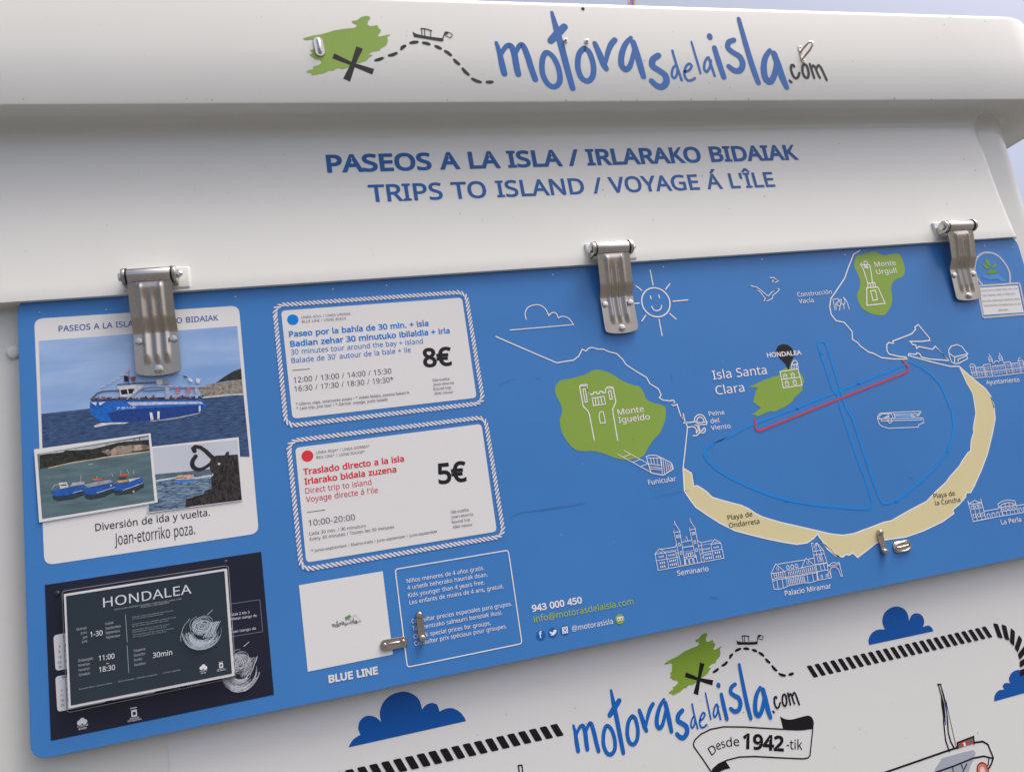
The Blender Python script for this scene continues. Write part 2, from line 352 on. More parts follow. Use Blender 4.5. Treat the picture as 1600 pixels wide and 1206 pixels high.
 '4': (229, "221,65 180,65 180,0 146,0 146,65 8,65 8,95 143,288 180,288 180,97 221,97;146,187 146,206 146,222 147,237 148,250 146,250 138,234 133,226 129,219 43,97 146,97"),
 '5': (229, "110,176 138,173 161,166 180,153 195,137 204,116 206,91 203,64 194,40 178,21 157,7 131,-1 99,-4 78,-3 58,0 40,5 25,12 25,45 41,37 60,31 81,27 100,26 120,28 137,33 151,41 162,53 168,69 170,88 166,113 153,131 131,142 99,146 87,145 73,144 50,140 32,151 43,286 186,286 186,254 73,254 66,171 85,174 97,175"),
 '6': (229, "22,122 23,147 25,171 30,195 37,217 47,237 61,255 77,270 98,281 123,288 153,290 172,289 181,288 188,287 188,257 181,259 172,260 163,261 154,261 129,259 108,252 91,241 79,227 70,210 63,190 59,169 57,146 60,146 67,155 75,163 85,170 97,175 111,178 128,179 151,177 171,169 188,156 200,139 208,118 211,92 208,65 199,41 186,22 168,8 146,-1 119,-4 100,-2 81,4 65,13 50,27 38,45 29,66 24,92;119,26 142,30 160,42 172,63 176,92 172,117 162,136 144,148 120,152 103,150 87,144 75,135 66,124 60,112 58,99 59,86 62,73 66,61 73,49 82,40 92,32 105,27"),
 '7': (229, "55,0 172,254 18,254 18,286 210,286 210,259 93,0"),
 '8': (229, "114,290 138,288 159,282 176,273 189,259 197,242 200,222 198,206 193,192 184,180 173,169 160,160 146,152 162,143 178,133 191,121 201,108 207,92 209,74 206,52 198,33 184,17 165,6 142,-2 115,-4 87,-2 63,5 44,16 31,31 22,50 20,73 22,91 28,107 37,120 50,132 64,142 79,150 66,158 54,168 43,179 35,191 31,206 29,222 32,242 40,259 53,273 71,282 91,288;54,73 58,53 69,38 88,28 115,24 140,28 159,38 171,54 175,74 173,87 167,98 158,109 147,117 132,126 115,133 108,135 92,127 79,119 68,109 60,99 56,87;114,262 94,259 78,251 67,238 63,221 65,207 70,196 79,186 89,179 116,165 129,172 141,178 151,186 159,196 164,207 165,221 162,238 151,251 135,259"),
 '9': (229, "209,164 208,140 205,115 200,92 193,70 183,49 170,31 153,17 132,5 107,-2 77,-4 58,-3 49,-2 41,0 41,30 49,28 58,26 67,25 76,25 102,27 122,34 139,45 152,59 161,76 167,96 171,118 173,140 170,140 164,132 155,123 145,117 133,111 119,108 102,107 79,110 59,117 43,130 30,147 23,168 20,194 23,222 31,245 45,265 63,279 86,287 111,290 131,288 150,282 166,273 180,259 192,241 201,220 207,194;111,261 89,257 71,244 59,223 55,194 58,169 68,151 85,139 110,135 128,137 143,143 156,151 165,162 171,175 173,187 172,200 169,213 164,226 158,237 149,247 138,254 126,259"),
 '.': (107, "29,22 31,34 36,43 44,47 53,49 63,47 71,43 77,34 79,22 77,9 71,1 63,-4 53,-6 44,-4 36,1 31,9"),
 ',': (107, "77,42 68,12 56,-21 43,-52 16,-52 24,-19 31,15 36,47 74,47"),
 ':': (107, "29,22 31,34 36,43 44,47 53,49 63,47 71,43 77,34 79,22 77,9 71,1 63,-4 53,-6 44,-4 36,1 31,9;29,193 31,206 36,215 44,219 53,221 63,219 71,215 77,206 79,193 77,181 71,172 63,168 53,166 44,168 36,172 31,181"),
 '/': (149, "145,286 38,0 4,0 111,286"),
 '+': (229, "129,156 209,156 209,127 129,127 129,45 100,45 100,127 20,127 20,156 100,156 100,239 129,239"),
 '-': (129, "16,92 16,123 113,123 113,92"),
 '*': (221, "129,305 121,228 198,249 204,213 130,206 178,143 143,124 109,194 78,124 43,143 89,206 16,213 22,249 98,228 90,305"),
 "'": (90, "64,286 56,183 34,183 26,286"),
 '@': (360, "337,143 336,125 333,107 328,90 320,75 310,62 298,52 284,46 268,44 251,46 239,54 230,66 226,79 224,79 215,65 202,54 187,46 167,44 140,49 120,64 108,88 103,118 106,143 114,165 126,183 143,197 164,206 188,209 206,208 223,205 238,202 250,199 246,117 245,107 245,103 247,86 253,75 261,70 270,69 282,71 291,79 299,91 305,106 308,124 309,144 307,167 302,188 294,207 276,230 253,246 235,254 215,258 193,260 171,259 151,255 133,249 108,236 88,219 73,197 61,172 54,144 52,113 54,89 58,66 66,47 83,23 107,5 127,-3 149,-8 174,-9 198,-8 220,-4 260,8 260,-19 242,-26 221,-31 199,-35 174,-36 144,-34 117,-28 93,-18 72,-5 55,12 41,33 31,56 25,83 23,112 25,137 28,160 35,181 44,202 55,220 69,237 84,251 102,263 122,273 144,280 168,285 193,286 223,284 251,276 275,264 297,248 314,227 327,203 332,184 336,165;135,117 137,95 145,80 157,71 172,69 192,73 205,85 212,105 216,129 219,179 213,181 205,182 197,183 189,183 171,181 157,174 147,163 140,149 136,134"),
 '€': (229, "152,290 172,289 190,285 207,280 224,271 209,243 197,248 183,254 168,258 152,259 138,258 125,254 113,249 103,240 94,229 87,216 81,200 77,182 174,182 174,156 74,156 73,149 73,141 73,133 74,125 162,125 162,99 77,99 83,78 92,60 103,46 118,36 135,29 156,27 171,28 187,31 202,35 215,40 215,9 202,4 188,0 172,-3 154,-4 123,-1 98,8 78,24 61,44 49,69 41,99 9,99 9,125 38,125 38,133 38,141 38,150 38,156 9,156 9,182 41,182 45,203 52,222 60,239 76,261 97,277 123,287"),
 'á': (225, "115,219 139,217 159,211 174,201 188,179 192,146 192,0 167,0 160,30 158,30 149,20 139,11 129,4 117,0 103,-3 86,-4 68,-2 52,3 38,11 27,24 21,40 18,60 25,88 44,109 64,119 90,125 121,128 158,130 158,142 155,165 146,180 132,187 113,190 97,189 81,185 67,180 53,174 42,200 57,207 75,213 95,217;126,104 92,100 70,91 59,77 55,59 58,44 66,33 79,27 94,24 119,28 140,39 153,59 158,86 158,105;172,303 168,297 162,289 147,273 130,256 115,243 91,243 91,248 104,266 118,287 130,307 172,307"),
 'é': (226, "117,219 143,216 165,207 182,192 195,173 203,149 206,122 206,101 59,101 64,69 77,45 99,31 127,26 146,27 163,30 179,35 196,41 196,10 180,4 164,-1 146,-3 126,-4 97,-1 72,8 51,24 35,46 28,63 24,83 22,106 23,128 27,148 34,166 48,189 67,205 90,216;117,190 94,186 77,174 65,154 59,129 169,129 167,146 163,161 156,173 146,182 133,188;174,303 169,297 163,289 148,273 132,256 116,243 93,243 93,248 106,266 120,287 131,307 174,307"),
 'í': (103, "69,0 34,0 34,215 69,215;111,303 107,297 101,289 86,273 69,256 54,243 30,243 30,248 44,266 57,287 69,307 111,307"),
 'ó': (243, "221,108 219,83 214,60 205,41 194,25 179,13 162,3 142,-2 121,-4 100,-2 81,3 65,13 50,25 38,41 29,60 24,83 22,108 23,130 27,151 34,168 49,190 69,206 93,216 122,219 149,216 173,206 193,190 208,168 215,151 220,130;59,108 60,84 65,64 74,47 86,35 102,28 121,25 141,28 157,35 169,47 178,64 183,84 184,108 183,132 178,152 169,168 157,179 141,187 121,189 93,184 73,168 65,151 60,131;181,303 176,297 170,289 155,273 139,256 123,243 100,243 100,248 113,266 127,287 138,307 181,307"),
 'ñ': (248, "138,219 161,217 180,211 196,200 207,185 213,165 215,140 215,0 180,0 180,138 178,160 169,176 154,186 132,189 102,184 83,169 73,145 69,111 69,0 34,0 34,215 63,215 68,186 70,186 78,196 88,204 99,211 111,215 124,218;51,243 52,254 55,264 59,273 64,280 70,286 77,291 86,293 95,294 103,293 112,291 120,287 128,283 142,275 149,272 156,271 164,273 170,277 174,285 178,295 198,295 193,274 184,257 171,247 154,243 146,244 138,247 130,251 122,255 107,263 100,265 93,266 85,265 79,260 74,253 71,243"),
 'Á': (256, "219,0 184,89 71,89 36,0 0,0 112,287 144,287 256,0;141,207 137,219 132,236 128,250 123,234 119,219 115,207 83,121 173,121;187,374 182,368 176,361 161,344 145,328 130,314 106,314 106,319 119,337 133,359 144,379 187,379"),
 'Î': (136, "119,0 16,0 16,21 50,28 50,257 16,265 16,286 119,286 119,265 86,257 86,28 119,21;86,379 92,369 100,359 118,337 136,319 136,314 111,314 100,322 89,330 67,350 46,330 35,322 24,314 0,314 0,319 17,337 36,359 44,369 50,379"),
 'î': (103, "69,0 34,0 34,215 69,215;69,307 75,298 83,287 102,266 119,247 119,243 95,243 84,250 73,259 51,279 29,259 19,250 8,243 -16,243 -16,247 1,266 19,287 27,298 33,307"),
 'Ú': (293, "257,101 254,73 245,48 229,26 208,10 190,2 169,-2 145,-4 112,-1 85,9 64,25 48,47 39,72 36,102 36,286 72,286 72,101 77,70 91,47 114,32 147,27 171,30 189,37 204,48 213,63 219,81 221,101 221,286 257,286;206,374 202,368 196,361 181,344 164,328 149,314 126,314 126,319 139,337 152,359 164,379 206,379"),
 '_': (178, "179,-62 -1,-62 -1,-36 179,-36"),
}


SPACE = 130
CAPH = 286.0
_G = {}


def glyph(ch, w):
    key = (ch, w)
    if key in _G:
        return _G[key]
    adv, s = GLYPHS[ch]
    loops = []
    for c in s.split(';'):
        L = [Vector([float(x) for x in p.split(',')]) for p in c.split(' ')]
        loops.append(L)
    if w:
        new = []
        for L in loops:
            n = len(L)
            N = []
            for i in range(n):
                a, b, c = L[i - 1], L[i], L[(i + 1) % n]
                d1, d2 = (b - a).normalized(), (c - b).normalized()
                n1, n2 = Vector((-d1.y, d1.x)), Vector((-d2.y, d2.x))
                m = n1 + n2
                k = m.length_squared
                m = m * (2 / k) if k > 0.7 else n1
                N.append(b + m * w)
            new.append(N)
        loops = new
    pts, tri = fill2d(loops)
    _G[key] = (adv, pts, tri)
    return _G[key]


def fill2d(loops):
    """triangles inside closed loops, holes left open"""
    V, E = [], []
    for L in loops:
        o, n = len(V), len(L)
        V += [Vector((p[0], p[1])) for p in L]
        E.append(list(range(o, o + n)))
    r = delaunay_2d_cdt(V, [], E, 2, 1e-9)
    return [(v.x, v.y) for v in r[0]], [tuple(f) for f in r[2]]


class Ink:
    """a sheet of flat shapes printed on the plane Y = y0 (front side faces -Y)"""

    def __init__(self, y0, lift=0.0003, step=0.00002, surf=None):
        self.y0, self.y, self.step = y0, y0 - lift, step
        self.surf = surf                            # optional Y(z) of a curved wall
        self.V, self.F, self.FM, self.mats = [], [], [], []
        self.z = '0'
        self.map = None                             # optional plane-to-plane placement

    def pts(self, P, z=None):
        if self.surf:
            out = []
            for p in P:
                q, y = zp(z or self.z, p), self.y0
                for _ in range(5):
                    x, zz = on(y, q)
                    y = self.surf(zz)
                out.append((x, zz))
            return out
        out = [on(self.y0 if self.map is None else self.map[0], zp(z or self.z, p)) for p in P]
        if self.map is not None:
            A = self.map[1]
            out = [tuple(A @ np.array([x, zz, 1.0])) for x, zz in out]
        return out

    def unit(self, p, z=None):
        a, b = self.pts([p, (p[0] + 1, p[1])], z)
        return math.dist(a, b)

    grain = False

    def mi(self, m):
        m = m if isinstance(m, bpy.types.Material) else photo_mat(m) if self.grain else ink_mat(m)
        if m not in self.mats:
            self.mats.append(m)
        return self.mats.index(m)

    def raw(self, P, faces, m):
        o = len(self.V)
        self.V += [(x, self.y + (self.surf(z) - self.y0 if self.surf else 0), z) for x, z in P]
        k = self.mi(m)
        for f in faces:
            a, b, c = (P[i] for i in f[:3])
            ar = (b[0] - a[0]) * (c[1] - a[1]) - (b[1] - a[1]) * (c[0] - a[0])
            f = f if ar > 0 else f[::-1]
            self.F.append(tuple(i + o for i in f))
            self.FM.append(k)

    def up(self):
        self.y -= self.step

    def poly_m(self, P, m, holes=()):
        Q = [p for i, p in enumerate(P) if math.dist(p, P[i - 1]) > 1e-6]
        self.raw(*fill2d([Q, *holes]), m)
        self.up()

    def poly(self, P, m, z=None, smooth=False):
        P = spline(P, True) if smooth else P
        self.poly_m(self.pts(P, z), m)

    def line_m(self, P, w, m, closed=False, caps=True):
        """ribbon with mitred joints; w in metres, a number or one per point"""
        Q = [Vector(p) for p in P]
        Q = [p for i, p in enumerate(Q) if i == 0 or (p - Q[i - 1]).length > 1e-6]
        n = len(Q)
        if n < 2:
            return
        ws = w if isinstance(w, (list, tuple)) else [w] * n
        A, B = [], []
        for i in range(n):
            a = Q[i - 1] if (closed or i > 0) else None
            c = Q[(i + 1) % n] if (closed or i < n - 1) else None
            d1 = (Q[i] - a).normalized() if a is not None else None
            d2 = (c - Q[i]).normalized() if c is not None else None
            d1 = d1 or d2
            d2 = d2 or d1
            n1, n2 = Vector((-d1.y, d1.x)), Vector((-d2.y, d2.x))
            mm = n1 + n2
            k = mm.length_squared
            mm = mm * (2 / k) if k > 0.8 else n2
            h = ws[min(i, len(ws) - 1)] / 2
            A.append(tuple(Q[i] + mm * h)); B.append(tuple(Q[i] - mm * h))
        V = A + B
        F = []
        for i in range(n if closed else n - 1):
            j = (i + 1) % n
            F.append((i, i + n, j + n, j))
        self.raw(V, F, m)
        if caps and not closed:
            for i, s in ((0, -1), (n - 1, 1)):
                d = (Q[1] - Q[0]).normalized() if i == 0 else (Q[-1] - Q[-2]).normalized()
                h = ws[min(i, len(ws) - 1)] / 2
                nn = Vector((-d.y, d.x))
                arc = [tuple(Q[i] + nn * h * math.cos(t) + d * s * h * math.sin(t)) for t in [k * math.pi / 6 for k in range(7)]]
                self.raw(arc, [(0, k, k + 1) for k in range(1, 6)], m)
        self.up()

    def line(self, P, w, m, z=None, closed=False, smooth=False, caps=True):
        u = self.unit(P[len(P) // 2], z)
        if isinstance(w, (list, tuple)):
            if smooth:
                idx = np.linspace(0, len(w) - 1, (len(P) - 1) * 5 + 1)
                w = list(np.interp(idx, range(len(w)), w))
            w = [x * u for x in w]
        else:
            w = w * u
        P = spline(P, closed) if smooth else P
        self.line_m(self.pts(P, z), w, m, closed, caps)

    def lines(self, LL, w, m, z=None, **k):
        for L in LL:
            self.line(L, w, m, z, **k)

    def dot(self, c, r, m, z=None, ry=None, n=28):
        (cx, cz), (ex, _) = self.pts([c, (c[0] + r, c[1])], z)
        rr = math.dist((cx, cz), self.pts([(c[0] + r, c[1])], z)[0])
        k = (ry / r) if ry else 1
        self.raw([(cx + rr * math.cos(t * 2 * math.pi / n), cz + k * rr * math.sin(t * 2 * math.pi / n)) for t in range(n)], [tuple(range(n))], m)
        self.up()

    def ring(self, c, r, w, m, z=None):
        (cx, cz), = self.pts([c], z)
        u = self.unit(c, z)
        self.line_m([(cx + r * u * math.cos(t * math.pi / 18), cz + r * u * math.sin(t * math.pi / 18)) for t in range(36)], w * u, m, True)

    def text(self, s, p0, p1, cap, m, w=0, z=None, track=None):
        """s with its baseline from p0 to p1 and capitals cap high (all in zoom pixels)"""
        a, b = (Vector(p) for p in self.pts([p0, p1], z))
        (x0, z0), (x1, z1) = self.pts([p0, (p0[0], p0[1] - cap)], z)
        e = (b - a)
        L = e.length
        e.normalize()
        n = Vector((-e.y, e.x))
        hh = abs((Vector((x1, z1)) - a).dot(n)) / CAPH
        gs = [None if c == ' ' else glyph(c, w) for c in s]
        first = min(p[0] for p in gs[0][1])
        last = max(p[0] for p in gs[-1][1])
        tot = sum(SPACE if g is None else g[0] for g in gs[:-1]) + last - first
        if track:
            sx = hh * track
            extra = (L / sx - tot) / max(1, len(s) - 1)
        else:
            sx, extra = L / tot, 0
        x = -first
        for g in gs:
            if g is None:
                x += SPACE + extra
                continue
            self.raw([tuple(a + e * ((px + x) * sx) + n * (py * hh)) for px, py in g[1]], g[2], m)
            x += g[0] + extra
        self.up()

    def build(self, name, parent):
        return link(name, self.V, self.F, self.mats, self.FM, parent)


def rounded(P, r, n=6):
    """corner-rounded copy of the polygon P (plane coordinates)"""
    out = []
    L = len(P)
    rs = r if isinstance(r, (list, tuple)) else [r] * L
    for i in range(L):
        a, b, c = Vector(P[i - 1]), Vector(P[i]), Vector(P[(i + 1) % L])
        rr = rs[i]
        if rr <= 0:
            out.append(tuple(b)); continue
        p, q = b + (a - b).normalized() * rr, b + (c - b).normalized() * rr
        for k in range(n + 1):
            t = k / n
            out.append(tuple(p * (1 - t) ** 2 + b * 2 * t * (1 - t) + q * t * t))
    return out


def resample(P, step, closed=False):
    Q = [Vector(p) for p in P] + ([Vector(P[0])] if closed else [])
    out = []
    acc = 0.0
    for a, b in zip(Q, Q[1:]):
        L = (b - a).length
        if L < 1e-9:
            continue
        d = (b - a) / L
        while acc < L:
            out.append((a + d * acc, d))
            acc += step
        acc -= L
    return out


def rope(ink, P, width, pitch, closed, light, dark, thin=0.62):
    ink.line_m(P, width * 0.94, dark, closed, caps=False)
    for p, d in resample(P, pitch, closed):
        n = Vector((-d.y, d.x))
        h, t = width * 0.5, pitch * thin * 0.5
        s = -pitch * 0.6
        q = [p + n * h * 0.86 + d * (s - t * .7), p + n * h + d * (s + t * .3), p + n * h * 0.8 + d * (s + t), p + n * h * 0.2 + d * (s * .25 + t * 1.1), p - n * h * 0.8 + d * (-s + t * .8),
             p - n * h + d * (-s - t * .2), p - n * h * 0.82 + d * (-s - t), p + n * h * -0.1 + d * (-s * .2 - t * 1.1)]
        ink.raw([tuple(v) for v in q], [tuple(range(8))], light)
    ink.up()


def rect_path(P, r):
    return rounded(P, r, 5)


def scribble(ink, c, rx, rz, m, w, n, seed):
    """a loose pen scribble of many curved strokes, seen on the notice and the poster"""
    rnd = random.Random(seed)
    (cx, cz), = ink.pts([c])
    u = ink.unit(c)
    for i in range(n):
        k = rnd.random()
        if k < 0.55:                                  # bowl strokes
            a0 = rnd.uniform(math.pi * 0.95, math.pi * 1.45)
            a1 = a0 + rnd.uniform(0.5, 1.9)
            r = rnd.uniform(0.45, 1.0)
            P = [(cx + u * rx * r * math.cos(a0 + (a1 - a0) * t / 9) + rnd.uniform(-1, 1) * u * 2,
                  cz + u * rz * (r * math.sin(a0 + (a1 - a0) * t / 9) * 0.95 + 0.05) + rnd.uniform(-1, 1) * u * 2) for t in range(10)]
        elif k < 0.9:                                 # the knot
            a0 = rnd.uniform(0, 6.28)
            a1 = a0 + rnd.uniform(1.0, 4.0)
            r = rnd.uniform(0.08, 0.5)
            ox, oz = rnd.uniform(-.14, .14), rnd.uniform(-.1, .2)
            P = [(cx + u * rx * (ox + r * math.cos(a0 + (a1 - a0) * t / 11)), cz + u * rz * (0.3 + oz + r * 0.85 * math.sin(a0 + (a1 - a0) * t / 11))) for t in range(12)]
        else:                                         # sweep on the right
            x = rnd.uniform(.45, .95)
            P = [(cx + u * rx * (x - .5 * t / 6 * rnd.uniform(.8, 1)), cz + u * rz * (.45 - 0.85 * t / 6 + .12 * (t / 6) ** 2 + rnd.uniform(-.03, .03))) for t in range(7)]
        ink.line_m(P, u * w * rnd.uniform(0.5, 1.3), m, caps=False)

# ------------------------------------------------------------------ materials
GEL = mat('gelcoat', (201, 204, 201), 0.12, var=0.012, scale=3, bump=0.06, bscale=120, bdist=0.0004)
VINYL = mat('wall_vinyl', (200, 203, 203), 0.3, var=0.008, scale=2, bump=0.02, bscale=60, bdist=0.0005)
BLUE = mat('board_blue', (58, 116, 180), 0.24, spec=0.35, var=0.035, scale=3.2, bump=0.05, bscale=9, bdist=0.0012)
EDGE = mat('board_edge', (70, 84, 108), 0.5, var=0.05)
WHITE = (204, 206, 207)
CARD = mat('card_white', (203, 205, 206), 0.35, spec=0.3, var=0.01, scale=8)
PALE = (222, 225, 236)
BLK = (26, 26, 29)
GREEN = (124, 154, 66)
STEEL = mat('steel', (0.60, 0.55, 0.49), 0.27, 1.0, var=0.08, scale=30, bump=0.05, bscale=260, stretch=(1, 1, 0.1), bdist=0.0002, raw=True)
STEEL_B = mat('steel_bright', (0.70, 0.68, 0.65), 0.17, 1.0, var=0.05, scale=30, raw=True)
RUBBER = mat('rubber', (30, 30, 30), 0.6, var=0.1)
DARK = mat('hole_dark', (22, 22, 22), 0.8, var=0)
GROUND = mat('ground_paving', (0.08, 0.078, 0.075), 0.85, var=0.12, scale=1.2, raw=True)

# ------------------------------------------------------------------ measures
YW, YL, YF = 0.028, -0.010, -0.0605               # kiosk wall, fascia front, lip front
ZB0 = on(0, (800, 1034))[1]                      # board bottom
ZLIP = on(YL, (1060, 404.4))[1]
ZF0 = on(YF, (800, 160))[1]
ZF1 = on(YF, (990, 5))[1]
XFR = on(YF, (1616, 150))[0]
LEAN = (XFR - on(YF, (1571, 27))[0]) / (on(YF, (1571, 27))[1] - ZF0)                      # where the fascia's right end starts to turn
XWR = on(YL, (1577, 282))[0] + 0.045
XL = -0.78
YB = 1.25
YT = YL + 0.024                                   # header panel face at its top


def header_y(z):
    t = max(0.0, min(1.0, (z - ZLIP) / (ZF0 - ZLIP)))
    return YL + (YT - YL) * (1 - (1 - t) ** 2)


print('Z', ZB0, ZLIP, ZF0, ZF1, on(YT, (800, 194)), 'X', XFR, XWR, LEAN)

# ------------------------------------------------------------------ ground
g = link('ground', [(-450, -450, 0), (450, -450, 0), (450, 450, 0), (-450, 450, 0)], [(0, 1, 2, 3)], GROUND)
tag(g, kind='structure')

# ------------------------------------------------------------------ kiosk
kiosk = empty('ticket_kiosk', (0.6, 0.6, 0))
tag(kiosk, 'white moulded ticket kiosk whose overhanging fascia and lower front carry the handwritten logo', 'kiosk')


def plan(x0, x1, y0, y1, r, n=10, rl=None):
    """front outline of the kiosk seen from above: back left, round the front, to back right"""
    P = [(x0, y1)]
    q = r if rl is None else rl
    P += [(x0 + q - q * math.cos(t), y0 + q - q * math.sin(t)) for t in [k * math.pi / 2 / n for k in range(n + 1)]]
    P += [(x0 + (x1 - x0) * k / 8, y0) for k in range(1, 8)]
    P += [(x1 - r + r * math.sin(t), y0 + r - r * math.cos(t)) for t in [k * math.pi / 2 / n for k in range(n + 1)]]
    P += [(x1, y1)]
    return P


def skin(rows):
    V, F = [], []
    n = len(rows[0])
    for r_ in rows:
        V += r_
    for i in range(len(rows) - 1):
        for j in range(n - 1):
            F.append((i * n + j, i * n + j + 1, (i + 1) * n + j + 1, (i + 1) * n + j))
    return V, F


RW_, RF_ = 0.08, 0.20
rows = []
for dy, z in ((0, 0.02), (0, ZF0 - 0.02), (-0.0006, ZF0 - 0.012), (-0.0025, ZF0 - 0.006), (-0.006, ZF0 - 0.002), (-0.013, ZF0)):
    rows.append([(x, y, z) for x, y in plan(XL - dy * -1, XWR + RW_ - dy, YW + dy, YB, RW_)])
V, F = skin(rows)
nb = len(rows[0])
F.append(tuple(range(nb)))
body = link('body', V, F, GEL, parent=kiosk, smooth=True)

rows = []
for ins, z in ((0.0775, ZF0 + 0.0004), (0.004, ZF0), (0.0012, ZF0 + 0.0012), (0, ZF0 + 0.004), (0, ZF0 + (ZF1 - ZF0) * .5), (0, ZF1 - 0.016), (0.001, ZF1 - 0.009), (0.005, ZF1 - 0.003), (0.013, ZF1), (0.2, ZF1 + 0.004)):
    lean = 0.0
    if ins == 0.0775:
        rows.append([(x, y, z) for x, y in plan(XL + 0.012, XWR + RW_ - 0.012, YW + 0.012, YB, RW_ - 0.012)])
        continue
    rows.append([(x, y, z) for x, y in plan(XL - 0.12 + ins, XFR + RF_ - ins - (z - ZF0) * LEAN, YF + ins, YB + 0.05 - ins, max(0.03, RF_ - ins))])
V, F = skin(rows)
n = len(rows[0])
F.append(tuple(range((len(rows) - 1) * n, len(rows) * n)))
F.append(tuple(k for r_ in range(len(rows)) for k in (r_ * n,)) + tuple(r_ * n + n - 1 for r_ in reversed(range(len(rows)))))
fascia = link('roof_fascia', V, F, GEL, parent=kiosk, smooth=True)
for o in (body, fascia):
    bm = bmesh.new(); bm.from_mesh(o.data)
    bmesh.ops.recalc_face_normals(bm, faces=bm.faces[:])
    for e in bm.edges:
        if len(e.link_faces) == 2 and e.calc_face_angle(0) > R(40):
            e.smooth = False
    bm.to_mesh(o.data); bm.free()

# thick header panel over the hatch: its flat underside overhangs the hatch, its top sweeps into the soffit
XLL = XL + 0.01
XLR = on(YL, (1600, 374))[0]
rows = []
TOPR = 0.030
for ins, z in [(0.040, ZLIP + 0.001), (0.0016, ZLIP), (0.0003, ZLIP + 0.0005), (0, ZLIP + 0.0016)] + [(0, ZLIP + (ZF0 - TOPR - ZLIP) * k / 12) for k in range(1, 12)] + \
        [(-TOPR * (1 - math.cos(t)), ZF0 - TOPR + TOPR * math.sin(t) * 0.999) for t in [k * math.pi / 16 for k in range(9)]]:
    rows.append([(x, y, z) for x, y in plan(XLL + max(ins, 0) * .3, XLR - max(ins, 0) - min(ins, 0) * 0.6, header_y(z) + ins, 0.20, 0.034, rl=0.0012)])
V, F = skin(rows)
header = link('header_panel', V, F, GEL, parent=kiosk, smooth=True)
bm = bmesh.new(); bm.from_mesh(header.data)
bmesh.ops.recalc_face_normals(bm, faces=bm.faces[:])
for e in bm.edges:
    if len(e.link_faces) == 2 and e.calc_face_angle(0) > R(40):
        e.smooth = False
bm.to_mesh(header.data); bm.free()

# printed vinyl sheet on the lower front
XV0 = on(YW, (264, 1180))[0]
vin = link('vinyl_panel', [(XV0, YW - 0.0008, 0.5), (XWR - 0.01, YW - 0.0008, 0.5), (XWR - 0.01, YW - 0.0008, ZB0 + 0.2), (XV0, YW - 0.0008, ZB0 + 0.2)], [(0, 1, 2, 3)], VINYL, parent=kiosk)

# bumper stud on the wall beside the hatch
bm = bmesh.new()
bx, bz = on(YW - 0.01, (19, 549))
add_cyl(bm, (bx, YW + 0.002, bz), (bx, YW - 0.007, bz), 0.0150, 0.011, 24, 0.003)
link_bm('bumper', bm, GEL, kiosk, 50)

# heading lettering on the wall above the hatch
NAVY_T = (24, 84, 148)
ik = Ink(YL, 0.0006, surf=header_y)
ik.text('PASEOS A LA ISLA / IRLARAKO BIDAIAK', (511.5, 269.2), (1248.7, 249.0), 25.6, NAVY_T, 15)
ik.build('heading_line', header)
ik = Ink(YL, 0.0006, surf=header_y)
ik.text("TRIPS TO ISLAND / VOYAGE Á L'ÎLE", (577.5, 315.5), (1211.7, 291.6), 25.6, NAVY_T, 9)
ik.build('heading_line', header)

# ------------------------------------------------------------------ handwritten logo, measured on the fascia
LOGO_BLUE, LOGO_BLUE2 = (22, 86, 154), (18, 92, 170)


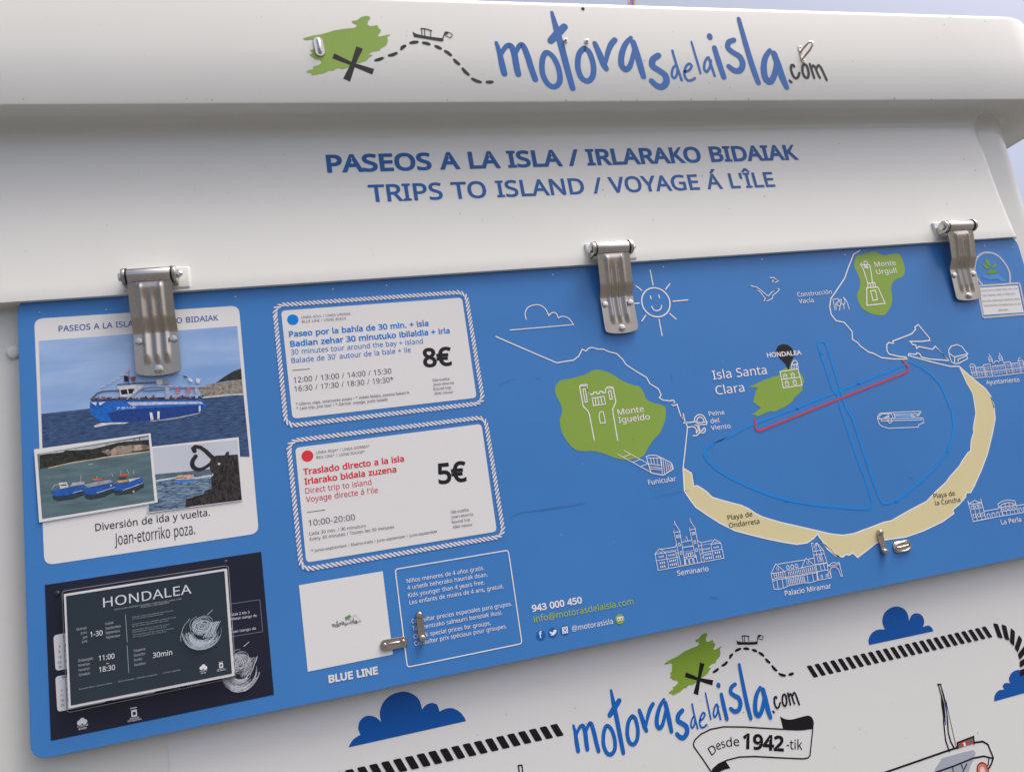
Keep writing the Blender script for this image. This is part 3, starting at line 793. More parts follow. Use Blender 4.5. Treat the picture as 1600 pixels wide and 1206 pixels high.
def wordmark(ik, blue, black):
    z = 'P'
    S = lambda P, w, **k: ik.line(P, w, blue, z, smooth=True, **k)
    S([(44, 192), (58, 235), (70, 290), (80, 331)], [16, 24, 29, 28])
    S([(62, 250), (85, 212), (108, 206), (124, 240), (133, 290), (142, 333)], [18, 22, 27, 29, 29, 28])
    S([(128, 245), (146, 208), (163, 205), (183, 250), (200, 305), (218, 356)], [18, 22, 26, 28, 28, 27])
    S([(262, 240), (249, 275), (251, 330), (274, 376), (304, 389), (327, 366), (325, 318), (306, 268), (281, 240)], 25, closed=True)
    S([(292, 57), (312, 130), (335, 210), (360, 305), (385, 396)], [15, 28, 30, 29, 26])
    S([(287, 184), (312, 158), (348, 121)], [30, 36, 32])
    S([(434, 219), (413, 245), (408, 300), (424, 348), (452, 364), (474, 343), (478, 295), (462, 240), (446, 222)], 25, closed=True)
    S([(484, 195), (506, 245), (522, 285), (535, 309)], [22, 29, 30, 24])
    S([(532, 285), (541, 240), (555, 203), (573, 180)], [14, 22, 26, 25])
    S([(645, 170), (620, 200), (604, 245), (603, 290), (621, 312), (640, 298), (653, 255), (662, 200)], [18, 24, 27, 27, 26, 24, 20, 12])
    S([(655, 190), (671, 240), (687, 295), (701, 344)], [26, 29, 29, 24])
    S([(768, 249), (743, 268), (742, 296), (770, 316), (798, 338), (803, 368), (784, 389), (760, 384), (737, 363)], [26, 28, 28, 28, 29, 29, 28, 27, 24])
    S([(845, 293), (832, 308), (828, 338), (840, 350), (852, 328), (852, 300)], 11)
    S([(830, 228), (845, 280), (858, 320), (872, 360)], 11)
    S([(886, 322), (905, 315), (916, 296), (904, 286), (889, 303), (884, 335), (897, 359), (914, 360), (930, 351)], 11)
    S([(915, 188), (930, 240), (945, 290), (956, 329)], [8, 10, 10, 9])
    S([(985, 260), (975, 280), (972, 305), (982, 322), (996, 304), (1002, 272)], 11)
    S([(992, 258), (1004, 295), (1019, 340)], 11)
    S([(1018, 215), (1036, 275), (1060, 346)], [22, 25, 23])
    ik.dot((997, 165), 12.5, blue, z, 15)
    S([(1105, 180), (1082, 190), (1078, 214), (1100, 235), (1130, 254), (1144, 285), (1134, 314), (1108, 317), (1082, 298)], [21, 23, 23, 24, 25, 25, 25, 24, 21])
    S([(1126, 86), (1155, 190), (1188, 300), (1214, 371)], [18, 23, 25, 22])
    S([(1265, 226), (1244, 262), (1238, 310), (1246, 352), (1266, 366), (1284, 340), (1294, 290), (1293, 245)], [18, 24, 27, 28, 27, 25, 22, 14])
    S([(1283, 240), (1300, 285), (1320, 345), (1340, 391)], [26, 29, 29, 22])
    K = lambda P, w=44, **k: ik.line(P, w, black, 'c', smooth=True, **k)
    K([(490, 660), (472, 632), (438, 640), (432, 710), (465, 820), (515, 877), (565, 855), (590, 782)])
    K([(690, 622), (652, 650), (650, 760), (690, 850), (745, 868), (765, 800), (752, 710), (722, 640)], 44, closed=True)
    K([(785, 610), (825, 730), (870, 872)], 40)
    K([(822, 680), (850, 640), (890, 680), (935, 790), (978, 872)], 40)
    K([(910, 700), (945, 636), (990, 670), (1050, 790), (1105, 912)], 40)
    K([(407, 925), (440, 955)], 44)


def island(ik, green, black, z='O'):
    ik.poly([(60, 287), (85, 278), (150, 262), (200, 255), (300, 225), (390, 212), (440, 208), (462, 192), (455, 182), (428, 172), (423, 157), (460, 152), (490, 128), (530, 119), (556, 126), (556, 145), (541, 156), (538, 185), (560, 196), (610, 188), (621, 212), (637, 225), (630, 242), (612, 262), (622, 272), (665, 263), (700, 255), (704, 262), (681, 274), (688, 300), (680, 330), (652, 350), (632, 358), (630, 375), (580, 381), (538, 402), (577, 407), (545, 430), (532, 448), (480, 465), (430, 470), (390, 500), (350, 512), (330, 502), (303, 508), (295, 520), (255, 522), (215, 541), (120, 558), (132, 545), (82, 532), (110, 516), (142, 513), (136, 492), (168, 485), (200, 466), (190, 445), (150, 435), (110, 405), (132, 396), (117, 370), (140, 367), (148, 300), (120, 293), (85, 297)], green, z)
    ik.poly([(293, 395), (430, 463), (587, 510), (573, 551), (428, 490), (278, 433)], black, z)
    ik.poly([(455, 343), (505, 362), (452, 470), (410, 603), (359, 580), (418, 462)], black, z)
    for a, m_, b in (((596, 447), (622, 440), (648, 430)), ((696, 411), (722, 406), (750, 393)), ((786, 364), (796, 350), (814, 340)), ((853, 319), (878, 314), (904, 311)), ((947, 317), (970, 321), (992, 328)), ((1038, 342), (1056, 350), (1075, 359)), ((1108, 378), (1130, 392), (1150, 408)), ((1175, 442), (1190, 458), (1210, 474)), ((1238, 507), (1256, 530), (1279, 550)), ((1308, 582), (1335, 596), (1368, 606)), ((1415, 606), (1434, 607), (1455, 605))):
        ik.line([a, m_, b], [19, 27, 21], black, z, smooth=True)
    ik.poly([(867, 236), (893, 251), (940, 263), (1010, 275), (1075, 283), (1096, 282), (1096, 306), (1060, 304), (960, 287), (880, 274)], black, z)
    ik.lines([[(939, 258), (935, 216)], [(960, 263), (957, 220)], [(1003, 270), (1002, 228)]], 6, black, z)
    ik.line([(931, 213), (965, 216), (1008, 229)], 9, black, z)
    ik.line([(1090, 295), (1099, 262), (1110, 238)], 7, black, z)
    ik.line([(1110, 240), (1130, 240), (1160, 259), (1146, 280), (1124, 270), (1103, 263)], 6, black, z, smooth=True)
    ik.poly([(1110, 238), (1136, 242), (1126, 256), (1104, 256)], black, z)


LBLK = (26, 26, 29)
ik = Ink(YF, 0.0004); wordmark(ik, LOGO_BLUE, LBLK); ik.build('logo_lettering', fascia)
ik = Ink(YF, 0.0004); island(ik, (122, 152, 68), LBLK); ik.build('island_logo', fascia)


def placement(y_src, src, y_dst, dst):
    """in-plane affine map that carries measured marks of one print to the same marks of its repeat"""
    a = np.array([[*on(y_src, zp(*s)), 1.0] for s in src])
    b = np.array([on(y_dst, zp(*d)) for d in dst])
    sol, *_ = np.linalg.lstsq(a, b, rcond=None)
    return sol.T


A_word = placement(YF, [('P', (80, 345)), ('P', (385, 408)), ('P', (1125, 78)), ('P', (1342, 400)), ('P', (1520, 360)), ('P', (292, 50)), ('P', (785, 400))],
                   YW, [('L', (357, 1103)), ('L', (608, 1112)), ('M', (755, 370)), ('M', (1003, 800)), ('M', (1218, 685)), ('L', (540, 750)), ('M', (330, 952))])
A_isl = placement(YF, [('O', (62, 287)), ('O', (120, 557)), ('O', (545, 122)), ('O', (1435, 607)), ('O', (870, 240)), ('O', (432, 475))],
                  YW, [('M', (183, 378)), ('M', (243, 617)), ('M', (505, 140)), ('M', (1155, 455)), ('M', (737, 197)), ('M', (450, 490))])
LK2 = (18, 18, 21)
ik = Ink(YW, 0.0012); ik.map = (YF, A_word); wordmark(ik, LOGO_BLUE2, LK2); ik.build('logo_lettering', vin)
ik = Ink(YW, 0.0012); ik.map = (YF, A_isl); island(ik, (118, 148, 52), LK2); ik.build('island_logo', vin)

# other prints of the lower front
CLOUD = (10, 76, 150)
ik = Ink(YW, 0.0012)
ik.poly_m(ik.pts([(98, 427)] + spline([(98, 427), (125, 380), (173, 347)]) + spline([(173, 347), (159, 312), (168, 265), (198, 236), (232, 229), (270, 240), (301, 268)]) + spline([(301, 268), (294, 205), (318, 142), (370, 97), (440, 79), (500, 95), (541, 133), (558, 190)]) + spline([(558, 190), (580, 164), (615, 150), (650, 160), (667, 203)]) + spline([(667, 203), (700, 187), (745, 182), (790, 203), (820, 237), (832, 263)]), 'U'), CLOUD)
ik.build('cloud_print', vin)
ik = Ink(YW, 0.0012)
ik.poly_m(ik.pts(spline([(495, 368), (492, 330), (515, 287), (555, 266), (599, 265)]) + spline([(599, 265), (582, 215), (595, 160), (637, 123), (682, 114), (727, 131), (752, 170), (758, 210)]) + spline([(758, 210), (775, 172), (808, 158), (843, 173), (859, 213), (850, 248)]) + spline([(850, 248), (885, 239), (908, 253), (919, 277)]), 'N'), CLOUD)
ik.build('cloud_print', vin)
ik = Ink(YW, 0.0012)
ik.poly_m(ik.pts(spline([(1320, 738), (1323, 698), (1348, 667), (1386, 660)]) + spline([(1386, 660), (1375, 636), (1394, 617), (1425, 619)]) + spline([(1425, 619), (1416, 588), (1438, 547), (1480, 531), (1528, 545), (1556, 590), (1562, 620)]) + spline([(1562, 620), (1590, 605), (1625, 625), (1640, 650)]), 'N'), CLOUD)
ik.build('cloud_print', vin)


def black_rope(ik, path, z, width, pitch):
    P = ik.pts(path, z)
    u = ik.unit(path[0], z)
    for p, d in resample(P, pitch * u):
        n_ = Vector((-d.y, d.x))
        a = (n_ * 0.80 - d * 0.36).normalized() * width * u / 2
        t = d * 17 * u * (0.93 if z == 'N' else 1.3)
        ik.poly_m(rounded([tuple(p + a - t), tuple(p + a + t), tuple(p - a + t), tuple(p - a - t)], 8 * u, 3), LK2)


ik = Ink(YW, 0.0012)
black_rope(ik, [(122, 541), (1290, 278)], 'N', 78, 53)
black_rope(ik, spline([(1343, 273), (1395, 285), (1443, 318), (1482, 365), (1508, 420), (1520, 480), (1524, 560)]), 'N', 78, 49)
ik.build('rope_print', vin)
ik = Ink(YW, 0.0012)
black_rope(ik, [(1400, 320), (-60, 645)], 'U', 80, 67)
ik.build('rope_print', vin)
ik = Ink(YW, 0.0012)
ik.z = 'M'
ik.line([(545, 1203), (480, 1105), (412, 1010), (407, 985), (420, 955), (465, 912), (540, 875), (640, 856), (800, 858), (1000, 870), (1200, 880), (1322, 868), (1310, 980), (1300, 1075), (1285, 1094), (1250, 1101), (1100, 1095), (880, 1083), (760, 1087), (660, 1113), (600, 1142), (556, 1180), (547, 1215)], 9, LK2)
ik.poly(spline([(1070, 775), (1110, 797), (1160, 800), (1220, 785), (1285, 771), (1316, 788), (1329, 825), (1325, 866)]) + spline([(1325, 866), (1270, 880), (1200, 884), (1095, 872)]), LK2)
ik.poly(spline([(652, 1112), (665, 1135), (690, 1173)]) + spline([(690, 1173), (640, 1186), (605, 1206), (590, 1230), (545, 1230)]) + spline([(545, 1230), (552, 1190), (585, 1150), (652, 1112)]), LK2)
ik.build('banner_print', vin)
ik = Ink(YW, 0.0012)
ik.z = 'M'
ik.text('D', (548, 1078), (590, 1043), 84, LK2, 1)
ik.text('es', (590, 1035), (655, 1010), 68, LK2, 1)
ik.text('de', (660, 1010), (760, 1000), 68, LK2, 1)
ik.text('1942', (783, 1018), (1100, 1040), 108, LK2, 17)
ik.text('-tik', (1120, 1026), (1242, 1031), 74, LK2, 1)
ik.build('banner_lettering', vin)
ik = Ink(YW, 0.0012)
ik.z = 'N'
ik.poly([(975, 1112), (1090, 1080), (1180, 1058), (1196, 1075), (1190, 1110), (1160, 1165), (1140, 1260), (930, 1260), (930, 1180)], (150, 158, 170))
ik.line([(560, 1222), (600, 1206), (1025, 1058), (1180, 1010), (1245, 1002), (1278, 1022), (1295, 1065), (1313, 1110), (1300, 1150), (1282, 1180)], 10, LK2)
ik.line([(920, 1210), (1050, 1165), (1180, 1112), (1250, 1098), (1313, 1114)], 9, LK2)
ik.lines([[(1045, 1165), (1052, 1230)], [(1098, 1145), (1112, 1180)], [(1138, 1150), (1105, 1215)], [(1285, 1105), (1280, 1150), (1262, 1185)]], 7, LK2)
ik.line([(1218, 1215), (1215, 1175), (1235, 1150), (1262, 1165), (1278, 1215)], 22, (205, 110, 80), smooth=True)
ik.line([(1210, 1215), (1208, 1165), (1237, 1142), (1268, 1160), (1285, 1220)], 6, LK2, smooth=True)
ik.z = 'k'
ik.line([(683, 315), (715, 430), (728, 510), (745, 640), (738, 700), (758, 880), (795, 992)], [9, 12, 30, 26, 12, 12, 14], LK2)
ik.line([(706, 315), (738, 430), (755, 510), (772, 620), (778, 700), (785, 800), (808, 890), (846, 962)], [9, 16, 12, 10, 14, 12, 14, 15], LK2)
ik.line([(677, 315), (710, 315)], 12, LK2)
ik.line([(764, 500), (770, 610)], 9, (40, 70, 150)); ik.line([(752, 655), (756, 720)], 10, (40, 70, 150))
ik.line([(760, 470), (800, 660), (868, 960)], 5, LK2)
ik.poly([(880, 960), (880, 905), (1040, 845), (1043, 912)], (170, 60, 70))
ik.poly([(884, 905), (925, 935), (900, 950)], (60, 110, 80)); ik.poly([(1000, 870), (1036, 862), (1030, 905), (985, 910)], (60, 110, 80)); ik.poly([(932, 905), (952, 897), (964, 936), (944, 942)], WHITE)
ik.line([(880, 960), (877, 905), (1040, 842), (1046, 915)], 14, LK2)
ik.build('boat_print', vin)
ik = Ink(YW, 0.0012)
ik.z = 'U'
ik.line([(1166, 590), (1159, 540), (1181, 538), (1187, 590)], 8, LK2)
ik.build('mast_print', vin)


# ------------------------------------------------------------------ small metal fittings
def oblong(bm, c, ang, L, Wd, y0, th, bev=0.001):
    """flat oblong plate standing on y0, thickness th towards -Y"""
    P = []
    r = Wd / 2
    for k in range(13):
        t = -math.pi / 2 + k * math.pi / 12
        P.append((L / 2 - r + r * math.cos(t), r * math.sin(t)))
    for k in range(13):
        t = math.pi / 2 + k * math.pi / 12
        P.append((-L / 2 + r + r * math.cos(t), r * math.sin(t)))
    ca, sa = math.cos(ang), math.sin(ang)
    vs_ = []
    for s, y in ((1, y0), (1, y0 - th * .6), (0.93, y0 - th)):
        vs_.append([bm.verts.new((c[0] + (px * ca - pz * sa) * (1 - (1 - s) * .5), y, c[1] + (px * sa + pz * ca) * (s if s < 1 else 1)) if False else
                                 (c[0] + (px * (1 - (1 - s) * Wd / L) * ca - pz * s * sa), y, c[1] + (px * (1 - (1 - s) * Wd / L) * sa + pz * s * ca))) for px, pz in P])
    for a, b in zip(vs_, vs_[1:]):
        for k in range(len(P)):
            bm.faces.new((a[k], a[(k + 1) % len(P)], b[(k + 1) % len(P)], b[k]))
    bm.faces.new(vs_[-1])
    return ca, sa


def pan_head(bm, x, z, y, r, h):
    add_cyl(bm, (x, y, z), (x, y - h, z), r, r * .8, 20, r * .22)


# fascia fittings
fz = on(YF, zp('O', (182, 348)))
u = math.dist(on(YF, (498, 74)), on(YF, (499, 74)))
bm = bmesh.new()
oblong(bm, fz, R(90 + 4), 35 * u, 15.5 * u, YF, 0.003)
add_tube(bm, [(fz[0] - 0.001, YF - 0.0035, fz[1] + 11 * u), (fz[0], YF - 0.007, fz[1] + 6 * u), (fz[0], YF - 0.007, fz[1] - 6 * u), (fz[0] + .001, YF - 0.0035, fz[1] - 11 * u)], 0.0042, 14)
pan_head(bm, fz[0] + 0.0006, fz[1] - 12 * u, YF - 0.003, 0.0035, 0.0015)
link_bm('slot_plate', bm, STEEL_B, fascia, 40)
bm = bmesh.new()
p0, p1 = on(YF, zp('c', (600, 300))), on(YF, zp('c', (668, 555)))
cx, cz = (p0[0] + p1[0]) / 2, (p0[1] + p1[1]) / 2
ang = math.atan2(p0[1] - p1[1], p0[0] - p1[0])
oblong(bm, (cx, cz), ang, math.dist(p0, p1) + 9 * u, 9.5 * u, YF, 0.0025)
q = [on(YF, zp('c', c_)) for c_ in ((600, 395), (640, 345), (700, 290), (738, 320), (738, 380), (715, 440), (670, 490), (630, 535))]
yy = [0.001, 0.008, 0.018, 0.024, 0.024, 0.018, 0.008, 0.001]
add_tube(bm, [(x + (0 if i in (0, 7) else -d * 0.12), YF - 0.0015 - d, z_) for i, ((x, z_), d) in enumerate(zip(q, yy))], 0.0028, 12)
pan_head(bm, p0[0], p0[1], YF - 0.0025, 0.003, 0.0014); pan_head(bm, p1[0], p1[1], YF - 0.0025, 0.003, 0.0014)
link_bm('padlock_eye', bm, STEEL, fascia, 40)
for c_ in ((353, 185), (447, 188)):
    bm = bmesh.new()
    x, z_ = on(YF, zp('P', c_))
    add_cyl(bm, (x, YF + .001, z_), (x, YF - 0.003, z_), 0.0052, None, 24, 0.001)
    add_cyl(bm, (x, YF - 0.003, z_), (x, YF - 0.0075, z_), 0.0038, 0.0030, 6, 0.0006)
    link_bm('bolt', bm, STEEL_B, fascia, 40)
bm = bmesh.new()
x, z_ = on(YF, (910.8, 14.5))
add_cyl(bm, (x, YF + .004, z_), (x, YF - 0.0006, z_), 0.0042, None, 20)
link_bm('drain_hole', bm, DARK, fascia, 40)

# a few chips and specks in the gelcoat
ck = Ink(YL, 0.0004, surf=header_y)
rnd = random.Random(11)
for k in range(46):
    p = (rnd.uniform(40, 1540), rnd.uniform(225, 420))
    if p[1] < 430 - p[0] * 0.05:
        ck.dot(p, rnd.choice([0.5, 0.6, 0.7, 0.9]), rnd.choice([(96, 92, 88), (120, 116, 110), (150, 146, 140)]), '0', n=7)
ck.build('paint_chips', header)['kind'] = 'stuff'
ck = Ink(YF, 0.0004)
for k in range(30):
    ck.dot((rnd.uniform(20, 1540), rnd.uniform(25, 150)), rnd.choice([0.5, 0.6, 0.8]), rnd.choice([(120, 116, 110), (150, 146, 140)]), '0', n=7)
for k in range(14):
    ck.dot((rnd.uniform(20, 1540), rnd.uniform(154, 158)), rnd.uniform(.6, 1.2), (110, 106, 100), '0', n=6)
ck.build('paint_chips', fascia)['kind'] = 'stuff'
ck = Ink(YW, 0.0012)
for k in range(26):
    ck.dot((rnd.uniform(600, 1580), rnd.uniform(1090, 1200)), rnd.choice([0.5, 0.6, 0.8]), rnd.choice([(120, 116, 110), (150, 146, 140)]), '0', n=7)
ck.build('paint_chips', vin)['kind'] = 'stuff'

# ------------------------------------------------------------------ pennant behind the roof
fl = empty('pennant', (on(1.9, (985, 3))[0], 1.9, 0))
tag(fl, 'purple pennant with red and yellow edges on a thin pole behind the kiosk roof', 'flag')
fx = fl.location.x
zt = on(1.9, (985, 1))[1]
bm = bmesh.new(); add_cyl(bm, (fx - .012, 1.9, 0.0), (fx - .012, 1.9, zt + 0.6), 0.006)
link_bm('pole', bm, mat('pole_white', (190, 190, 190), 0.4), fl, True)
V, F, FM = [], [], []
cols = [(-0.012, 0), (-0.004, 0), (0.022, 1), (0.03, 2)]
for i in range(7):
    z_ = zt - 0.035 + i * 0.08
    for x_, _ in cols:
        V.append((fx + x_ * (1 + .05 * i) + i * .002, 1.9 + 0.01 * math.sin(i + x_ * 90), z_))
for i in range(6):
    for j in range(3):
        F.append((i * 4 + j, i * 4 + j + 1, i * 4 + j + 5, i * 4 + j + 4)); FM.append(j)
link('cloth', V, F, [mat('flag_red', (215, 60, 110), 0.8), mat('flag_purple', (120, 90, 150), 0.8), mat('flag_yellow', (215, 205, 110), 0.8)], FM, fl, True)

# ------------------------------------------------------------------ hatch
XB0 = (on(0, (27.9, 493))[0] + on(0, (47.2, 1161))[0]) / 2
XB1 = on(0, (1603.5, 425))[0]
ZB1 = ZLIP + 0.010
hatch = empty('hinged_hatch', (XB0, 0, ZB0))
tag(hatch, 'long blue hinged hatch printed with a white line map, photo collage and two price cards', 'hatch')
TH = 0.012
zb1 = ZB1 - 0.012
out = rounded([(XB0, ZB0), (XB1, ZB0), (XB1, ZB1 - 0.006), (XB0, ZB1 - 0.006)], [0.028, 0.028, 0.03, 0.022], 8)
bm = bmesh.new()
f_ = [bm.verts.new((x, 0, z)) for x, z in out]
ins_ = rounded([(XB0 - .0006, ZB0 - .0006), (XB1 + .0006, ZB0 - .0006), (XB1 + .0006, ZB1 - 0.0054), (XB0 - .0006, ZB1 - 0.0054)], [0.028, 0.028, 0.03, 0.022], 8)
e_ = [bm.verts.new((x, 0.001, z)) for x, z in ins_]
b_ = [bm.verts.new((x, TH, z)) for x, z in ins_]
N = len(out)
bm.faces.new(f_)
for k in range(N):
    j = (k + 1) % N
    bm.faces.new((f_[k], f_[j], e_[j], e_[k]))
    x = bm.faces.new((e_[k], e_[j], b_[j], b_[k])); x.material_index = 1
x = bm.faces.new(b_); x.material_index = 1
panel = link_bm('panel', bm, [BLUE, EDGE], hatch)

# ---- printed coast map
ik = Ink(0, 0.0003)
ik.z = 'G'
ik.poly([(340, 690), (390, 680), (440, 668), (480, 655), (520, 633), (560, 632), (620, 652), (680, 690), (740, 715), (775, 722), (800, 755), (818, 795), (860, 815), (913, 832), (923, 868), (916, 920), (890, 980), (850, 1025), (822, 1068), (800, 1106), (760, 1122), (700, 1129), (640, 1118), (580, 1095), (520, 1081), (440, 1079), (395, 1050), (365, 1010), (345, 970), (335, 910), (348, 865), (340, 820), (314, 770), (310, 725)], GREEN, smooth=True)
ik.build('map_hill', panel)
ik = Ink(0, 0.0003)
ik.z = 'I'
ik.poly([(218, 290), (232, 245), (270, 230), (310, 222), (345, 212), (375, 225), (405, 237), (450, 230), (488, 226), (512, 242), (530, 290), (537, 335), (525, 370), (480, 390), (460, 412), (451, 450), (458, 490), (455, 540), (436, 580), (410, 611), (380, 615), (330, 605), (272, 572), (242, 520), (238, 480), (250, 450), (256, 410), (247, 370), (233, 340), (222, 315)], GREEN, smooth=True)
ik.build('map_hill', panel)
ik = Ink(0, 0.0003)
ik.z = 'H'
ik.poly([(595, 755), (622, 738), (655, 725), (700, 745), (735, 790), (742, 817), (728, 830), (733, 862), (705, 890), (680, 912), (672, 930), (655, 945), (630, 962), (600, 975), (565, 992), (540, 988), (500, 1005), (455, 1022), (460, 1012), (428, 1008), (455, 995), (485, 970), (440, 935), (448, 900), (455, 870), (470, 850), (410, 847), (440, 835), (500, 808), (560, 785), (600, 775)], GREEN)
ik.build('map_island', panel)

SAND = (198, 190, 148)
sea = [zp('J', p) for p in ((241, 395), (285, 422), (297, 495), (318, 492), (345, 508), (375, 530), (400, 556), (440, 568), (500, 585), (560, 600), (600, 618), (640, 645), (680, 665), (780, 695), (900, 722), (1000, 745))] + \
    [zp('K', p) for p in ((20, 748), (60, 758), (130, 766), (190, 757), (290, 720), (355, 695), (400, 685), (500, 628), (595, 578), (645, 525), (700, 475), (725, 440), (775, 385), (795, 350), (825, 308), (838, 300), (842, 240), (857, 195), (853, 180), (862, 120), (868, 90), (855, 0))] + \
    [zp('I', p) for p in ((962, 1100), (925, 1035), (902, 985), (880, 936))]
land = [zp('I', p) for p in ((880, 935), (925, 975), (985, 1027), (1045, 1075), (1080, 1125), (1098, 1195))] + \
    [zp('K', p) for p in ((950, 0), (968, 45), (975, 120), (960, 200), (942, 275), (930, 320), (900, 400), (860, 490), (838, 530), (815, 530), (810, 555), (775, 595), (740, 625), (746, 645), (680, 692), (580, 740), (480, 775), (360, 792), (310, 812), (270, 845), (212, 889), (187, 864), (163, 876), (148, 871), (130, 886), (90, 878), (45, 842), (5, 795))] + \
    [zp('J', p) for p in ((1105, 886), (1075, 868), (1035, 825), (1000, 785), (983, 757), (962, 783), (925, 808), (870, 816), (800, 805), (700, 785), (600, 760), (525, 740), (440, 697), (370, 652), (310, 611), (280, 572), (246, 522), (238, 390))]
# land side after the J/K seam runs right to left
land2 = land[:6] + land[6:6 + 28] + land[6 + 28:]
ik = Ink(0, 0.0003)
ik.poly(sea + land2, SAND, '0')
ik.line(sea, 1.5, PALE, '0')
ik.line(land2, 1.7, PALE, '0')
ik.build('map_beach', panel)

ROUTE = (14, 126, 210)
ik = Ink(0, 0.00045, 0.00006)
route = [zp('H', p) for p in ((1335, 715), (1240, 755), (1060, 825), (905, 885), (700, 968), (560, 1020), (450, 1062), (380, 1095), (300, 1140), (190, 1190))] + \
    [zp('J', p) for p in ((395, 268), (360, 290), (352, 315), (365, 345), (420, 400), (500, 450), (600, 498), (700, 538), (815, 573), (960, 598), (1135, 614))] + \
    [zp('K', p) for p in ((200, 620), (268, 621), (291, 606), (290, 570), (255, 460), (200, 310), (160, 190), (120, 70), (100, -10))] + \
    [zp('H', p) for p in ((905, 860), (870, 745), (835, 650), (822, 605), (830, 580), (848, 576), (868, 592), (895, 680), (945, 840), (990, 980))] + \
    [zp('K', p) for p in ((180, 110), (225, 245), (265, 370), (300, 470), (332, 560), (352, 588), (378, 592), (420, 575), (470, 545), (560, 470), (640, 395), (705, 315), (735, 240), (745, 160), (735, 80), (700, 0))] + \
    [zp('I', p) for p in ((760, 1050), (700, 985), (640, 940), (570, 905))]
ik.line(route[:29], 2.8, ROUTE, '0')
ik.line(route[28:], 2.8, ROUTE, '0')
for z_, p, a in (('J', (395, 265), -150), ('J', (815, 573), 20), ('K', (268, 362), 75), ('K', (425, 572), 160), ('K', (712, 300), 125), ('H', (840, 640), -100), ('H', (1060, 820), 155), ('H', (700, 966), 155)):
    c_ = zp(z_, p)
    ca, sa = math.cos(R(a)), math.sin(R(a))
    ik.up()
    ik.poly([(c_[0] + ca * 4, c_[1] + sa * 4), (c_[0] - ca * 3 - sa * 3.2, c_[1] - sa * 3 + ca * 3.2), (c_[0] - ca * 3 + sa * 3.2, c_[1] - sa * 3 - ca * 3.2)], ROUTE, '0')
ik.build('blue_route', panel)
ik = Ink(0, 0.0010)
ik.line([(450, 1037), (453, 1085), (462, 1101), (485, 1103), (950, 915), (1325, 768), (1350, 752), (1352, 730), (1318, 690)], 9, (186, 58, 68), 'H')
ik.build('red_route', panel)

ik = Ink(0, 0.0006)
cw = 5.6
coast = [(-18, 446), (0, 455), (150, 520), (318, 592), (412, 577), (440, 555), (460, 517), (480, 527), (495, 512), (515, 507), (550, 517), (575, 516), (605, 530), (652, 542), (685, 575), (702, 602), (760, 640), (815, 672), (835, 708), (880, 735), (897, 768), (887, 785), (905, 798), (945, 803), (965, 798), (972, 810), (952, 825), (970, 828), (985, 822), (1005, 885), (1013, 905), (1018, 865), (1028, 915), (1043, 945), (1040, 980), (1020, 1160)]
ik.line([zp('G', p) for p in coast] + [zp('J', (239, 392))], 1.6, PALE, '0')
ik.z = 'I'
ik.line([(255, 207), (215, 232), (200, 270), (180, 320), (160, 380), (110, 455), (72, 510), (65, 560), (75, 610), (105, 648), (155, 658), (180, 685), (205, 715), (208, 765), (240, 785), (255, 805), (310, 845), (340, 853), (390, 880), (470, 888), (550, 888), (545, 877), (490, 870), (440, 858), (425, 840), (422, 800), (435, 785), (465, 790), (460, 776), (530, 750), (580, 730), (605, 700), (598, 690), (620, 672), (690, 755), (693, 772), (640, 778), (570, 778), (585, 797), (605, 800), (610, 822), (625, 810), (710, 828), (728, 808), (815, 898), (690, 888), (640, 876), (632, 858), (612, 848), (606, 860), (562, 855), (558, 866), (700, 905), (820, 934), (880, 934)], 6.4, PALE)
ik.build('map_coastline', panel)

# ---- line drawings
ik = Ink(0, 0.0006)
ik.z = 'G'
ik.lines([[(150, 352), (143, 322), (153, 293), (180, 275), (222, 272), (255, 293), (275, 332)], [(275, 330), (292, 315), (315, 318), (328, 345)], [(328, 343), (352, 335), (385, 346), (411, 381)]], 5, PALE, smooth=True)
ik.line([(411, 381), (60, 411)], 5, PALE)
ik.build('cloud_drawing', panel)
ik = Ink(0, 0.0006)
ik.z = 'G'
ik.ring((868, 257), 78, 7, PALE)
ik.lines([[(836, 78), (852, 162)], [(757, 165), (790, 192)], [(922, 185), (945, 155)], [(962, 252), (1045, 244)], [(945, 320), (980, 350)], [(885, 352), (902, 441)], [(812, 328), (790, 361)], [(775, 262), (740, 264)], [(837, 222), (841, 238)], [(884, 218), (888, 234)]], 6, PALE)
ik.line([(845, 280), (855, 298), (875, 304), (893, 295), (900, 275)], 6, PALE, smooth=True)
ik.build('sun_drawing', panel)
ik = Ink(0, 0.0006)
ik.z = 'G'
ik.lines([[(526, 1020), (500, 880), (492, 860), (465, 832), (445, 725), (452, 715), (485, 712), (497, 768), (504, 758), (507, 768), (521, 766), (523, 755), (538, 753), (541, 764), (555, 762), (557, 751), (572, 750), (575, 760), (589, 757), (588, 737), (603, 724), (630, 728), (646, 808), (628, 850), (632, 880), (656, 1022)]], 6, PALE)
ik.lines([[(463, 738), (476, 736), (488, 808), (476, 810)], [(605, 748), (618, 746), (626, 793), (613, 795)], [(515, 788), (580, 778), (588, 820), (522, 830)], [(553, 890), (556, 868), (566, 861), (577, 866), (588, 923), (560, 926)]], 5, PALE, closed=True)
ik.lines([[(530, 785), (537, 828)], [(545, 783), (553, 826)], [(562, 781), (570, 823)]], 5, PALE, caps=False)
ik.lines([[(455, 722), (480, 719)], [(600, 735), (628, 733)]], 4, PALE)
ik.build('tower_drawing', panel)
ik = Ink(0, 0.0006)
ik.z = 'I'
ik.lines([[(297, 442), (368, 438), (413, 540), (299, 552)], [(322, 462), (352, 457), (364, 516), (337, 521)], [(305, 414), (347, 409), (354, 438), (304, 441)]], 6, PALE, closed=True)
